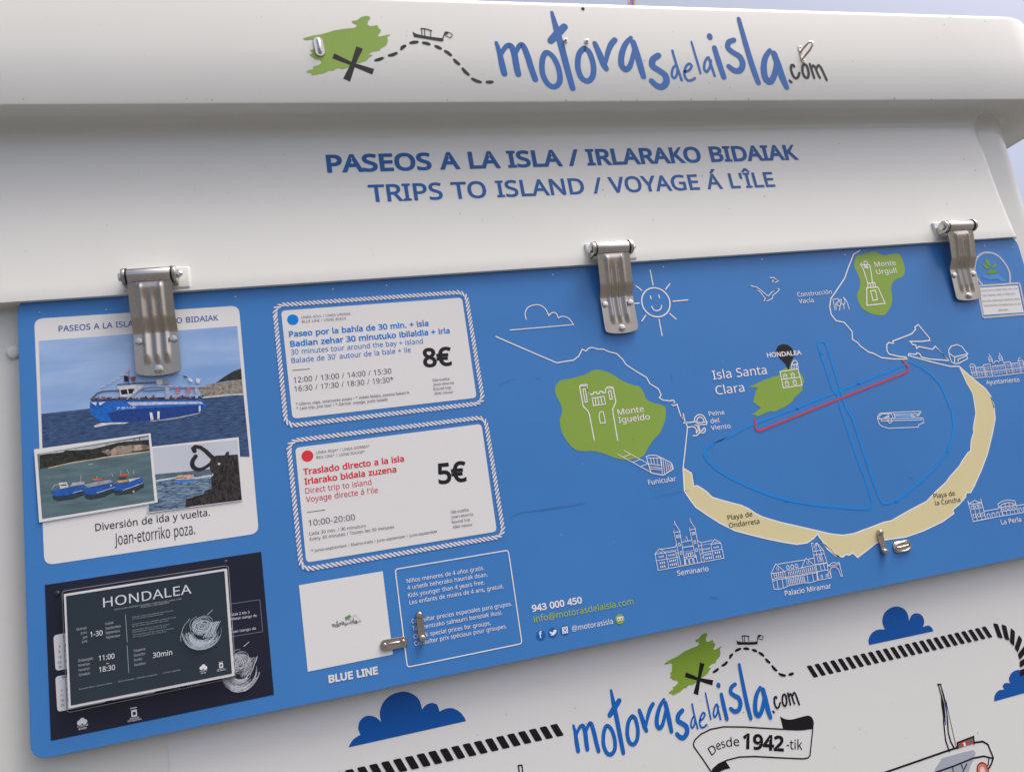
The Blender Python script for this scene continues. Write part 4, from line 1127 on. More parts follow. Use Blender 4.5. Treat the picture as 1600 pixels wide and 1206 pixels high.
ik.lines([[(320, 413), (324, 438)], [(334, 411), (340, 438)], [(303, 411), (276, 325), (258, 297), (257, 277), (270, 300), (281, 300)], [(333, 409), (322, 330), (316, 300), (300, 296), (284, 300), (285, 315)]], 6, PALE)
ik.ring((291, 287), 11, 5, PALE); ik.ring((298, 313), 6, 6, PALE)
ik.build('statue_drawing', panel)
ik = Ink(0, 0.0006)
ik.z = 'H'
ik.line([(420, 248), (465, 262), (500, 290), (528, 312), (548, 290), (595, 264), (588, 282), (556, 308), (552, 326), (525, 340), (502, 343), (511, 325), (478, 285)], 4, PALE, closed=True)
ik.line([(533, 203), (560, 203), (574, 214), (591, 220), (572, 232), (550, 233), (560, 221)], 4, PALE, closed=True)
ik.build('seagull_drawing', panel)
ik = Ink(0, 0.0006)
ik.z = 'I'
ik.lines([[(98, 582), (85, 515), (116, 509)], [(116, 509), (122, 530), (108, 534), (112, 552), (128, 555)], [(126, 580), (134, 540), (125, 518), (137, 515)], [(137, 515), (140, 545), (158, 545), (162, 522), (150, 500)], [(150, 500), (172, 525), (187, 574)], [(152, 548), (155, 574)], [(103, 540), (105, 580)]], 4, PALE)
ik.build('sculpture_drawing', panel)
ik = Ink(0, 0.0006)
ik.z = 'X'
ik.line([(1018, 265), (1200, 246)], 14, PALE)
ik.lines([[(1158, 242), (1175, 185), (1225, 153), (1285, 172), (1318, 240)], [(1192, 242), (1205, 202), (1237, 185), (1270, 200), (1290, 245)], [(1075, 325), (1145, 315), (1182, 345), (1187, 395)], [(1168, 292), (1203, 310), (1212, 360), (1187, 398)], [(1145, 438), (1190, 432), (1228, 395), (1230, 350), (1215, 292)], [(1240, 392), (1280, 398), (1305, 372), (1303, 333), (1280, 340), (1272, 365), (1245, 368)]], 13, PALE, smooth=True)
ik.line([(1175, 280), (1215, 262), (1330, 250), (1322, 285), (1215, 288)], 12, PALE, closed=True)
ik.lines([[(128, 685), (580, 930)], [(213, 635), (525, 805)], [(205, 722), (305, 685)], [(330, 795), (430, 752)], [(435, 852), (530, 815)]], 8, PALE)
ik.line([(513, 718), (550, 700), (640, 700), (730, 740), (855, 805), (875, 885), (740, 968), (575, 935)], 11, PALE, closed=True)
ik.lines([[(715, 745), (730, 955)], [(535, 735), (700, 738), (716, 830)], [(570, 740), (582, 812)], [(610, 742), (622, 820)], [(655, 742), (668, 825)], [(548, 815), (718, 838)], [(555, 850), (718, 872)], [(570, 880), (712, 895)], [(740, 760), (758, 945)], [(772, 780), (790, 928)], [(800, 800), (818, 908)], [(828, 812), (842, 898)], [(850, 820), (862, 890)]], 8, PALE)
ik.build('funicular_drawing', panel)
ik = Ink(0, 0.0006)
ik.z = 'H'
ik.line([(597, 757), (703, 740), (728, 836), (617, 852)], 5, PALE, closed=True)
ik.lines([[(608, 803), (717, 789)], [(668, 746), (665, 716), (672, 700), (685, 688), (698, 700), (705, 738)], [(667, 716), (703, 710)], [(679, 714), (682, 742)], [(692, 712), (695, 740)]], 4.5, PALE)
for c_ in ((628, 784), (672, 778), (638, 825), (684, 819)):
    x, y = c_
    ik.line([(x - 8, y + 14), (x - 11, y - 5), (x - 2, y - 15), (x + 8, y - 8), (x + 11, y + 12)], 4, PALE, closed=True)
    ik.line([(x - 9, y - 1), (x + 9, y - 4)], 3.5, PALE)
ik.build('lighthouse_drawing', panel)
ik = Ink(0, 0.0006)
ik.z = 'g'
ik.lines([[(352, 395), (390, 495), (440, 530), (550, 562), (1082, 540), (1082, 500), (1178, 460), (1162, 375), (400, 390), (352, 395)], [(415, 398), (420, 428), (1130, 412), (1130, 392)], [(352, 390), (352, 350), (400, 292), (480, 288), (800, 270), (1120, 258), (1130, 275), (1080, 340), (660, 340)], [(375, 385), (385, 345), (425, 305), (600, 300)], [(600, 300), (635, 385)], [(640, 300), (670, 380)], [(650, 312), (1060, 300)], [(1060, 330), (1100, 280)], [(945, 300), (975, 370)], [(980, 320), (1005, 365)], [(470, 382), (530, 335)], [(490, 385), (560, 345)], [(545, 310), (550, 370)], [(540, 395), (540, 445), (560, 466), (590, 462), (604, 440), (600, 395)]], 10, PALE)
ik.build('boat_drawing', panel)
ik = Ink(0, 0.0006)
ik.z = 'I'
ik.lines([[(812, 850), (812, 830), (828, 808), (862, 798), (895, 810), (915, 838), (932, 855), (848, 876), (812, 850)], [(812, 850), (828, 905), (850, 917), (876, 915), (930, 886), (925, 862)], [(850, 876), (848, 912)], [(872, 905), (870, 890), (924, 868)]], 5, PALE)
ik.build('aquarium_drawing', panel)
# town hall
ik = Ink(0, 0.0006)
ik.z = 'Y'
ik.lines([[(310, 918), (900, 862), (1600, 775)], [(255, 790), (900, 735), (1600, 640)], [(310, 918), (235, 665), (225, 632), (265, 575), (340, 605), (356, 650), (405, 905)], [(232, 660), (358, 640)], [(372, 672), (535, 652), (545, 605), (700, 582)], [(1020, 552), (1172, 530), (1195, 575), (1370, 555)], [(1352, 522), (1395, 435), (1472, 492), (1352, 522)], [(1385, 540), (1432, 790)], [(1475, 500), (1540, 770)], [(560, 660), (610, 880)], [(705, 590), (760, 870)], [(1040, 560), (1100, 830)], [(1200, 578), (1245, 810)], [(760, 640), (1030, 610)], [(795, 560), (830, 512), (885, 512), (912, 555)]], 12, PALE)
for ox, oy in ((0, 0), (238, -28)):
    ik.lines([[(690 + ox, 540 + oy), (668 + ox, 470 + oy), (668 + ox, 435 + oy), (700 + ox, 405 + oy), (735 + ox, 435 + oy), (752 + ox, 490 + oy), (770 + ox, 575 + oy)], [(668 + ox, 480 + oy), (752 + ox, 470 + oy)], [(700 + ox, 405 + oy), (682 + ox, 355 + oy)], [(690 + ox, 525 + oy), (765 + ox, 515 + oy)]], 12, PALE)
for r_, (y0_, h_) in enumerate(((0, 75), (118, 75))):
    for k in range(21):
        x = 285 + k * 58 + r_ * 28
        y = 690 - k * 58 * 0.125 + y0_
        if k % 3 == 0:
            y -= 6
        ik.line([(x, y), (x + 24, y - 3), (x + 24 + h_ * .24, y - 3 + h_), (x + h_ * .24, y + h_)], 8, (190, 196, 212), closed=True)
ik.build('town_hall_drawing', panel)
ik = Ink(0, 0.0006)
ik.z = 'Z'
ik.lines([[(190, 360), (325, 875), (640, 805), (512, 300)], [(195, 365), (222, 430), (275, 400), (362, 340), (430, 375), (520, 390)], [(240, 450), (540, 400)], [(330, 425), (430, 850)], [(432, 405), (540, 825)], [(325, 875), (640, 810), (1000, 740), (1650, 635)], [(605, 615), (960, 550)], [(1395, 478), (1650, 435)], [(960, 520), (938, 435), (1060, 362), (1190, 335), (1365, 355), (1392, 440)], [(970, 512), (1060, 435), (1195, 398), (1300, 410), (1390, 445)], [(965, 528), (1385, 462)], [(1010, 525), (1060, 735)], [(1000, 625), (1420, 560)], [(1405, 480), (1445, 655)], [(1130, 500), (1115, 420)], [(1230, 480), (1210, 405)], [(1330, 470), (1310, 420)]], 13, PALE)
for i in range(3):
    for y0_ in (500, 705):
        x, y = 265 + i * 108 + (y0_ - 500) * .26, y0_ - i * 20
        ik.line([(x, y), (x + 25, y - 18), (x + 60, y - 12), (x + 76, y + 62), (x + 20, y + 75)], 11, PALE, closed=True)
for i in range(3):
    x, y = 668 + i * 115, 700 - i * 22
    ik.line([(x + 22, y + 98), (x, y + 8), (x + 32, y - 26), (x + 66, y - 6), (x + 88, y + 85)], 12, PALE)
for i in range(4):
    x, y = 1015 + i * 95, 570 - i * 16
    ik.line([(x + 14, y + 55), (x, y + 2), (x + 28, y - 24), (x + 60, y - 5), (x + 74, y + 45)], 11, PALE)
    ik.line([(x + 35, y + 62), (x + 58, y + 145)], 11, PALE)
for i in range(3):
    x, y = 1455 + i * 110, 550 - i * 20
    ik.line([(x + 22, y + 90), (x, y + 8), (x + 30, y - 24), (x + 62, y - 6), (x + 86, y + 78)], 12, PALE)
ik.build('casino_drawing', panel)
ik = Ink(0, 0.0006)
ik.z = 'W'
ik.lines([[(200, 995), (145, 715), (225, 622), (330, 692), (382, 952)], [(145, 718), (330, 692)], [(240, 635), (485, 597), (520, 545)], [(200, 995), (1325, 785)], [(165, 830), (355, 798), (525, 768)], [(462, 345), (485, 190), (577, 330), (462, 347)], [(485, 190), (480, 150)], [(470, 350), (592, 915)], [(568, 335), (668, 905)], [(735, 300), (752, 150), (838, 288), (735, 302)], [(752, 150), (742, 105)], [(740, 305), (838, 760)], [(832, 290), (942, 850)], [(600, 512), (775, 482)], [(625, 605), (800, 578)], [(640, 772), (848, 740), (868, 865)], [(640, 772), (655, 905)], [(655, 490), (678, 410), (705, 480)], [(870, 480), (932, 522), (1125, 480)], [(932, 522), (988, 838)], [(1100, 552), (1165, 462), (1270, 525), (1325, 785)], [(1100, 552), (1270, 525)], [(1100, 552), (1152, 812)], [(960, 692), (1125, 662), (1290, 632)], [(885, 575), (940, 570)], [(490, 640), (548, 918)], [(345, 690), (480, 668)]], 9, PALE)
for c_ in ((562, 553), (592, 695), (826, 508), (855, 645)):
    x, y = c_
    ik.line([(x - 12, y + 26), (x - 18, y - 12), (x - 2, y - 28), (x + 14, y - 14), (x + 18, y + 22)], 8, PALE, closed=True)
for ox, oy in ((0, 0), (70, -12), (140, -25)):
    ik.line([(675 + ox, 895 + oy), (660 + ox, 815 + oy), (685 + ox, 788 + oy), (712 + ox, 800 + oy), (730 + ox, 882 + oy)], 9, PALE)
for k in range(3):
    ik.line([(680 + k * 40, 765 - k * 7), (672 + k * 40, 715 - k * 7), (690 + k * 40, 698 - k * 7), (708 + k * 40, 712 - k * 7), (716 + k * 40, 760 - k * 7)], 8, PALE)
for (x, y, n_, dx, w_) in ((335, 668, 6, 24, 12), (938, 562, 7, 24, 12), (630, 595, 7, 24, 10), (650, 678, 7, 24, 10), (205, 765, 5, 20, 30), (370, 740, 6, 21, 30), (970, 636, 6, 21, 30), (1145, 605, 5, 20, 28), (225, 870, 3, 34, 36), (235, 935, 3, 34, 36), (390, 835, 4, 32, 36), (402, 900, 4, 32, 36), (992, 728, 4, 32, 36), (1005, 790, 4, 32, 36), (1168, 695, 3, 34, 36), (1185, 762, 3, 34, 36), (500, 420, 4, 20, 55), (770, 368, 4, 20, 55), (215, 688, 3, 18, 18), (1155, 522, 3, 18, 18), (515, 700, 2, 20, 30), (525, 770, 2, 20, 30), (915, 640, 2, 20, 30), (930, 705, 2, 20, 30), (945, 770, 2, 20, 30)):
    for k in range(n_):
        xx, yy_ = x + k * dx, y - k * dx * .17
        ik.line([(xx, yy_ - w_ / 2), (xx + w_ * .2, yy_ + w_ / 2)], dx * .45, PALE, caps=False)
ik.build('seminary_drawing', panel)
ik = Ink(0, 0.0006)
ik.z = 'a'
ik.lines([[(222, 915), (165, 640), (250, 462), (410, 600), (432, 725)], [(165, 638), (408, 598)], [(290, 468), (765, 392)], [(418, 588), (715, 535)], [(715, 525), (785, 360), (925, 475)], [(830, 378), (935, 358)], [(712, 528), (925, 490), (1150, 455)], [(715, 530), (735, 640)], [(885, 90), (955, 480)], [(885, 90), (915, 95), (928, 190), (965, 95), (985, 92), (1095, 215), (1165, 440)], [(975, 95), (965, 230)], [(985, 95), (1045, 215)], [(920, 240), (1095, 215)], [(930, 305), (1115, 280)], [(965, 235), (1010, 440)], [(1045, 220), (1095, 430)], [(965, 475), (1165, 440), (1195, 700)], [(1000, 600), (1180, 570)], [(960, 480), (1010, 750)], [(985, 600), (1005, 755)], [(222, 915), (300, 918), (400, 890), (480, 855), (760, 800), (850, 802), (930, 780), (1010, 752), (1240, 712), (1205, 590)], [(190, 745), (260, 715), (430, 700), (740, 650), (800, 625), (1000, 600)], [(195, 775), (270, 745), (430, 725), (745, 668), (820, 645), (1000, 618)], [(268, 750), (290, 905)], [(360, 745), (385, 890)], [(435, 725), (455, 860)], [(805, 655), (825, 795)], [(900, 640), (922, 780)], [(975, 625), (992, 750)], [(1165, 475), (1195, 490), (1240, 450), (1290, 440), (1340, 450), (1378, 435), (1437, 680), (1405, 680), (1375, 570), (1320, 515), (1255, 520), (1215, 570), (1240, 710)], [(1180, 505), (1390, 470)], [(1035, 480), (1060, 580)], [(1100, 470), (1125, 570)]], 9, PALE)
for (x, y, n_, dx, w_, g_) in ((210, 670, 5, 38, 85, 14), (465, 635, 8, 31, 75, 12), (745, 580, 6, 38, 80, 14), (465, 790, 10, 31, 115, 14), (255, 550, 2, 30, 75, 8), (795, 450, 2, 30, 70, 8)):
    for k in range(n_):
        xx, yy_ = x + k * dx, y - k * dx * .17
        ik.line([(xx, yy_ - w_ / 2), (xx + w_ * .2, yy_ + w_ / 2)], g_, (196, 202, 218), caps=False)
for k in range(3):
    x, y = 445 + k * 75, 520 - k * 13
    ik.line([(x - 10, y), (x + 12, y - 35), (x + 40, y - 8), (x + 45, y + 28), (x, y + 35)], 9, PALE, closed=True)
for c_ in ((1030, 335), (1045, 395), (1065, 690), (1155, 670)):
    ik.line([(c_[0] - 12, c_[1] + 24), (c_[0] - 16, c_[1] - 18), (c_[0] + 8, c_[1] - 24), (c_[0] + 14, c_[1] + 20)], 8, PALE, closed=True)
ik.build('palace_drawing', panel)
ik = Ink(0, 0.0008)
ik.z = 'H'
ik.poly([(648, 748), (632, 712), (600, 680), (578, 650), (575, 625), (588, 604), (612, 594), (642, 599), (666, 615), (678, 640), (678, 668), (662, 700)], BLK)
ik.text('HONDALEA', (523, 673), (725, 656), 26, PALE, 11)
ik.build('map_pin', panel)

# ---- map lettering
for z_, s_, a, b, c_, w_, col_ in (
        ('G', 'Monte', (658, 882), (803, 862), 33, 3, PALE), ('G', 'Igueldo', (663, 925), (836, 905), 33, 3, PALE),
        ('I', 'Monte', (350, 310), (482, 300), 31, 3, PALE), ('I', 'Urgull', (360, 357), (487, 347), 31, 3, PALE),
        ('H', 'Construcción', (702, 316), (904, 298), 25, 1, PALE), ('H', 'Vacía', (710, 355), (797, 348), 25, 1, PALE),
        ('H', 'Isla Santa', (205, 803), (522, 770), 52, 2, PALE), ('H', 'Clara', (223, 893), (390, 873), 52, 2, PALE),
        ('H', 'Peine', (180, 1018), (272, 1008), 27, 1, PALE), ('H', 'del', (190, 1060), (240, 1055), 27, 1, PALE), ('H', 'Viento', (193, 1101), (308, 1088), 27, 1, PALE),
        ('J', 'Funicular', (47, 487), (200, 465), 27, 2, PALE), ('J', 'Playa de', (487, 682), (624, 660), 27, 1, BLK), ('J', 'Ondarreta', (495, 725), (663, 700), 27, 1, BLK),
        ('J', 'Seminario', (207, 990), (380, 963), 28, 3, PALE), ('J', 'Palacio Miramar', (804, 1101), (1060, 1058), 28, 3, PALE),
        ('K', 'Playa de', (636, 562), (753, 545), 26, 1, BLK), ('K', 'la Concha', (645, 601), (783, 580), 26, 1, BLK), ('K', 'La Perla', (1010, 707), (1120, 690), 27, 2, PALE),
        ('I', 'Ayuntamiento', (1050, 1050), (1258, 1030), 28, 2, PALE)):
    ik = Ink(0, 0.0007)
    ik.text(s_, a, b, c_, col_, w_, z_)
    ik.build('place_name', panel)

# ---- photo collage card
SKY3_P = mat('photo_pale_sky', (178, 186, 196), 0.35, var=0.03, scale=12)
SKY_P = mat('photo_sky', (112, 148, 196), 0.35, var=0, rgb2=(150, 176, 212), scale=9, stretch=(0.5, 1, 2.2))
SEA_P = mat('photo_sea', (66, 94, 134), 0.35, rgb2=(26, 46, 82), scale=190, stretch=(0.35, 1, 2.2), contrast=(.34, .7))
SEA2_P = mat('photo_bay', (95, 118, 124), 0.35, rgb2=(62, 86, 94), scale=60, stretch=(0.3, 1, 1.6), contrast=(.3, .75))
SEA3_P = mat('photo_surf', (118, 142, 164), 0.35, rgb2=(38, 62, 88), scale=230, stretch=(0.4, 1, 1.9), contrast=(.38, .62))
TREE_P = mat('photo_trees', (56, 58, 48), 0.35, rgb2=(14, 18, 16), scale=150, contrast=(.35, .7))
ROCK_P = mat('photo_rock', (70, 62, 60), 0.35, rgb2=(12, 11, 13), scale=170, stretch=(1.6, 1, .7), contrast=(.4, .72))
CLIFF_P = mat('photo_cliff', (150, 144, 134), 0.35, rgb2=(92, 88, 80), scale=170, contrast=(.35, .65))
TOWN_P = mat('photo_town', (150, 138, 124), 0.35, rgb2=(84, 78, 72), scale=220, contrast=(.4, .6))
ik = Ink(0, 0.0003)
ik.z = '0'
c4 = ik.pts([(53.4, 498.3), (373.2, 477.6), (404.5, 832.9), (69.5, 883.0)])
ik.poly_m(rounded(c4, [0.016] * 4, 6), CARD)
card = ik.build('photo_collage', panel)
ik = Ink(0, 0.0006)
ik.grain = True
ik.z = 'A'
ik.poly([(230, 350), (1397, 262), (1434, 665), (244, 778)], SKY_P)
ik.poly([(244, 778), (530, 747), (1210, 685), (1434, 660), (1470, 1030), (252, 1010)], SEA_P)
ik.poly([(244, 778), (430, 758), (530, 750), (530, 754), (244, 783)], (78, 100, 130))
ik.poly([(1168, 618), (1260, 600), (1330, 592), (1424, 572), (1434, 662), (1300, 680), (1200, 684), (1180, 660)], CLIFF_P)
ik.poly([(1270, 597), (1300, 575), (1340, 548), (1380, 525), (1420, 512), (1425, 575), (1340, 585)], TREE_P)
ik.line([(1195, 683), (1260, 676), (1330, 668), (1432, 664)], 8, (190, 196, 204))
ik.z = 'b'
BB = (30, 98, 182)
ik.poly([(80, 490), (800, 462), (1330, 462), (1365, 480), (1385, 520), (1415, 525), (1410, 540), (1375, 548), (1335, 610), (700, 715), (190, 720), (110, 650), (75, 600)], BB)
ik.poly([(270, 620), (560, 575), (1370, 530), (1335, 612), (700, 712), (330, 716)], (32, 62, 128))
ik.poly([(500, 497), (1340, 490), (1365, 515), (1000, 522), (545, 538)], (176, 184, 200))
ik.line([(1330, 620), (1050, 680), (760, 716)], 7, (200, 206, 214))
ik.poly([(120, 768), (200, 735), (330, 728), (520, 728), (470, 742), (330, 748), (230, 764), (140, 782)], (200, 206, 214))
ik.poly([(80, 465), (600, 445), (1000, 440), (1330, 430), (1400, 400), (1330, 440), (1400, 462), (100, 488)], (70, 66, 76))
for k in range(46):
    x = 100 + k * 28 + random.uniform(-8, 8)
    y = 462 - random.uniform(2, 30) - (0 if k < 14 else 6)
    ik.dot((x, y), random.uniform(9, 16), random.choice([(150, 80, 76), (60, 50, 54), (36, 34, 40), (170, 130, 120), (84, 96, 120), (150, 150, 156)]), n=10)
ik.line([(110, 450), (160, 400), (220, 378), (330, 368), (430, 372)], 14, (64, 66, 72)); ik.line([(600, 350), (720, 370), (930, 360)], 10, (70, 72, 84))
ik.line([(390, 300), (560, 285), (830, 272)], 12, (74, 76, 82))
ik.poly([(385, 320), (600, 300), (690, 305), (690, 330), (640, 360), (560, 440), (425, 440), (412, 350), (385, 345)], (186, 190, 198))
ik.poly([(425, 360), (500, 352), (508, 405), (440, 415)], (28, 30, 38)); ik.poly([(512, 350), (590, 346), (560, 400), (525, 408)], (28, 30, 38))
ik.line([(500, 462), (600, 385), (680, 330), (760, 318), (950, 318), (1390, 318)], 20, (150, 162, 184))
ik.poly([(935, 335), (980, 335), (980, 462), (935, 462)], (150, 162, 184)); ik.poly([(1275, 335), (1300, 335), (1305, 450), (1275, 455)], (150, 162, 184))
ik.line([(985, 352), (1270, 340)], 8, (80, 84, 96))
ik.ring((1075, 375), 24, 13, (198, 96, 90)); ik.ring((1197, 365), 24, 13, (198, 96, 90)); ik.line([(1262, 350), (1265, 385)], 10, (198, 96, 90))
ik.poly(rounded([(832, 255), (850, 240), (960, 245), (975, 290), (850, 305), (832, 280)], 10), (188, 186, 184))
ik.poly([(900, 243), (962, 245), (975, 290), (905, 302)], (130, 138, 152))
ik.poly([(468, 195), (515, 205), (520, 265), (470, 262)], (30, 28, 40)); ik.poly([(535, 215), (600, 205), (590, 262), (560, 245)], (120, 70, 60))
ik.lines([[(500, 200), (610, 300)], [(525, 120), (520, 300)]], 5, (70, 70, 80))
for a, b in (((205, 325), (262, 312)), ((275, 290), (328, 282)), ((325, 262), (365, 250)), ((380, 235), (410, 220)), ((430, 195), (470, 180)), ((485, 155), (530, 140))):
    ik.line([a, b], 12, random.choice([(200, 150, 140), (200, 196, 190), (180, 180, 190)]))
ik.lines([[(1045, 180), (1130, 195)]], 4, (90, 96, 110))
ik.poly([(1138, 195), (1185, 210), (1178, 226), (1140, 212)], (50, 60, 84)); ik.poly([(1195, 218), (1240, 235), (1248, 268), (1205, 262)], (190, 206, 216)); ik.poly([(1285, 228), (1335, 235), (1325, 285), (1290, 285)], (200, 200, 206))
ik.poly([(755, 618), (785, 612), (803, 695), (772, 705)], (200, 204, 210)); ik.poly([(845, 605), (872, 602), (872, 690), (845, 692)], (200, 204, 210)); ik.poly([(1315, 540), (1338, 538), (1338, 605), (1315, 610)], (170, 186, 206))
ik.poly([(90, 500), (160, 498), (150, 540)], (190, 206, 226)); ik.poly([(180, 500), (255, 495), (195, 540)], (190, 206, 226))
ik.text('2ª-SS-1-1-21'.replace('ª', '*'), (385, 582), (595, 572), 26, (214, 220, 230), 8)
ik.build('photo', card)
ik = Ink(0, 0.0022)
ik.grain = True
ik.z = 'A'
ik.poly([(203, 988), (888, 893), (918, 1228), (225, 1402)][:2] + [zp('B', p) for p in ()] + [], CARD) if False else None
fr2 = [zp('A', (203, 988)), zp('A', (888, 893)), zp('B', (898, 308)), zp('B', (225, 422))]
ik.poly(fr2, CARD, '0')
ik.z = 'd'
im2 = [zp('A', (222, 1015)), zp('A', (877, 905)), zp('B', (880, 300)), zp('B', (242, 403))]
ik.poly(im2, SEA2_P, '0')
ik.poly([(15, 262), (1540, 22), (1548, 215), (20, 470)], (168, 172, 172))
ik.poly([(20, 275), (150, 255), (340, 240), (380, 210), (560, 208), (760, 190), (900, 160), (1080, 110), (1200, 90), (1400, 75), (1537, 60), (1548, 215), (1000, 285), (500, 385), (22, 470)], TREE_P)
ik.poly([(880, 225), (960, 195), (1010, 205), (1100, 150), (1320, 135), (1400, 130), (1540, 140), (1546, 190), (1000, 275), (930, 262)], TOWN_P)
ik.poly([(1015, 200), (1080, 178), (1085, 272), (1020, 280)], (160, 138, 120)); ik.poly([(1110, 168), (1300, 145), (1305, 235), (1115, 265)], (142, 130, 116)); ik.poly([(1330, 145), (1420, 128), (1440, 205), (1338, 222)], (165, 152, 138))
ik.line([(150, 455), (500, 375), (1000, 305), (1545, 228)], 16, (176, 160, 132))
ik.line([(1345, 45), (1345, 90)], 12, (80, 84, 80)); ik.line([(1412, 35), (1412, 85)], 14, (80, 84, 80))
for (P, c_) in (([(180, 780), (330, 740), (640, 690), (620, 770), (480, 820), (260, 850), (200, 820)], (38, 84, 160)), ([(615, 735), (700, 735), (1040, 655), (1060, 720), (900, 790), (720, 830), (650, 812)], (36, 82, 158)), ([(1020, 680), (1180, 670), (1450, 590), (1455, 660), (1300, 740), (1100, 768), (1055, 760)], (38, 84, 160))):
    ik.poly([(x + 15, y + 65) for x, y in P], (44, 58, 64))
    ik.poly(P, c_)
    k_ = [(x, y) for x, y in P if True]
for a, b in (((490, 800), (620, 765)), ((820, 800), (1060, 722)), ((1180, 765), (1452, 665))):
    ik.line([a, b], 8, (188, 192, 198))
ik.poly([(290, 660), (400, 650), (430, 720), (310, 745)], (188, 188, 186)); ik.poly([(310, 690), (395, 680), (400, 698), (315, 705)], (40, 44, 50))
ik.poly([(480, 660), (640, 640), (650, 680), (440, 715)], (150, 158, 168)); ik.line([(200, 745), (230, 690), (310, 680)], 10, (170, 176, 180))
ik.poly([(640, 690), (820, 640), (1010, 620), (1040, 655), (700, 725)], (136, 146, 160)); ik.poly([(750, 605), (890, 600), (900, 622), (760, 632)], (192, 92, 66))
ik.poly([(1105, 630), (1240, 615), (1245, 645), (1110, 660)], (190, 160, 120)); ik.poly([(1115, 590), (1225, 580), (1230, 615), (1120, 622)], (56, 60, 66)); ik.poly([(1130, 545), (1250, 538), (1250, 562), (1140, 572)], (190, 84, 70))
ik.poly([(1260, 610), (1420, 585), (1400, 600), (1260, 650)], (180, 180, 172))
ik.lines([[(1150, 490), (1150, 545)], [(1240, 480), (1260, 540)], [(820, 570), (820, 605)], [(600, 560), (590, 640)], [(1025, 530), (1040, 570)], [(1330, 490), (1325, 550)]], 7, (170, 172, 176))
ik.dot((1328, 782), 14, (190, 190, 80)); ik.dot((1015, 698), 14, (200, 190, 180)); ik.line([(700, 408), (760, 402)], 8, (190, 190, 190))
ik.build('photo', card)
ik = Ink(0, 0.0018)
ik.grain = True
ik.z = 'e'
ik.poly([(66, 240), (1232, 112), (1292, 962), (12, 1132), (12, 900), (80, 600)], CARD)
ik.poly([(75, 262), (1218, 148), (1275, 955), (22, 1120), (20, 900), (105, 600)], SKY3_P)
ik.poly([(105, 612), (640, 562), (870, 540), (880, 640), (120, 700)], (82, 100, 116))
ik.poly([(100, 680), (870, 610), (1000, 900), (560, 1055), (22, 1120), (20, 900)], SEA3_P)
ik.line([(120, 700), (370, 660), (620, 668), (860, 630)], 22, (180, 188, 194))
ik.poly([(370, 690), (520, 680), (660, 670), (650, 705), (520, 725), (385, 725)], (60, 118, 190)); ik.poly([(385, 650), (440, 615), (620, 612), (640, 660), (540, 680), (385, 682)], (186, 160, 144)); ik.line([(440, 618), (600, 608)], 14, (120, 70, 64)); ik.lines([[(395, 662), (480, 655)], [(505, 660), (530, 658)]], 12, (70, 60, 60))
DKR = mat('photo_iron', (40, 37, 40), 0.35, rgb2=(18, 17, 20), scale=60)
ik.poly([(515, 1052), (525, 945), (600, 930), (640, 905), (760, 880), (780, 830), (870, 805), (865, 650), (900, 620), (850, 560), (835, 460), (870, 390), (930, 360), (1220, 345), (1275, 955)], ROCK_P)
ik.line([(640, 300), (625, 262), (650, 240), (720, 250), (790, 300), (850, 360), (900, 400)], [60, 62, 52, 52, 56, 60, 60], DKR)
ik.line([(655, 370), (615, 430), (612, 490), (650, 535), (720, 545), (790, 515), (840, 480)], [58, 60, 62, 60, 50, 46, 46], DKR, smooth=True)
ik.line([(890, 545), (980, 490), (1040, 410), (1085, 325)], [38, 46, 52, 44], (52, 50, 54), smooth=True)
ik.dot((968, 472), 18, (170, 174, 180))
ik.build('photo', card)
ik = Ink(0, 0.0006)
ik.text('PASEOS A LA ISLA / IRLARAKO BIDAIAK', (346, 295), (1287, 228), 33, (40, 86, 150), 5, 'A')
ik.text('Diversión de ida y vuelta.', (543, 470), (1193, 382), 40, (38, 38, 42), 3, 'B')
ik.text('Joan-etorriko poza.', (652, 551), (1110, 487), 66, (38, 38, 42), 0, 'B')
ik.build('lettering', card)

# ---- price cards
ROPE_L = mat('rope_print_light', (214, 217, 230), 0.35, var=0.08, scale=150)
ROPE_D = mat('rope_print_dark', (78, 106, 160), 0.38, var=0.05)


def price_card(name, quad, rope_pts, rope_n):
    ik = Ink(0, 0.0004)
    ik.poly_m(rounded(ik.pts(quad, '0'), 0.009, 5), CARD)
    c = ik.build(name, panel)
    ik = Ink(0, 0.0006)
    P = rounded(ik.pts(rope_pts, '0'), 0.02, 6)
    rope(ik, P, 0.0096, 0.0086, True, ROPE_L, ROPE_D)
    ik.build('rope_border', c)
    return c


q1 = [zp('D', p) for p in ((85, 203), (1341, 112), (1443, 806), (165, 952))]
r1 = [zp('D', p) for p in ((38, 166), (1366, 72), (1490, 842), (122, 1003))]
pc = price_card('price_card', q1, r1, 0)
tag(pc, 'white price card for the blue line at eight euros')
ik = Ink(0, 0.0006)
ik.z = 'D'
CB, CB2, GY = (10, 112, 192), (44, 112, 184), (72, 72, 78)
ik.dot((167, 265), 40, (0, 118, 200))
ik.build('line_marker', pc)
ik = Ink(0, 0.0006); ik.z = 'D'
ik.text('8€', (1075, 592), (1278, 577), 122, BLK, 14)
ik.build('price_figure', pc)
ik = Ink(0, 0.0006); ik.z = 'D'
ik.text('LINEA AZUL / LINEA URDINA', (228, 258), (568, 233), 18, GY, 0)
ik.text('BLUE LINE / LIGNE BLEUE', (230, 288), (538, 265), 18, GY, 0)
ik.text('Paseo por la bahía de 30 min. + isla', (142, 385), (1110, 307), 38, CB, 13)
ik.text('Badian zehar 30 minutuko ibilaldia + irla', (150, 452), (1258, 358), 38, CB, 13)
ik.text('30 minutes tour around the bay + island', (155, 508), (1072, 430), 36, CB2, 2)
ik.text("Balade de 30' autour de la baie + ile", (160, 566), (988, 490), 36, CB2, 2)
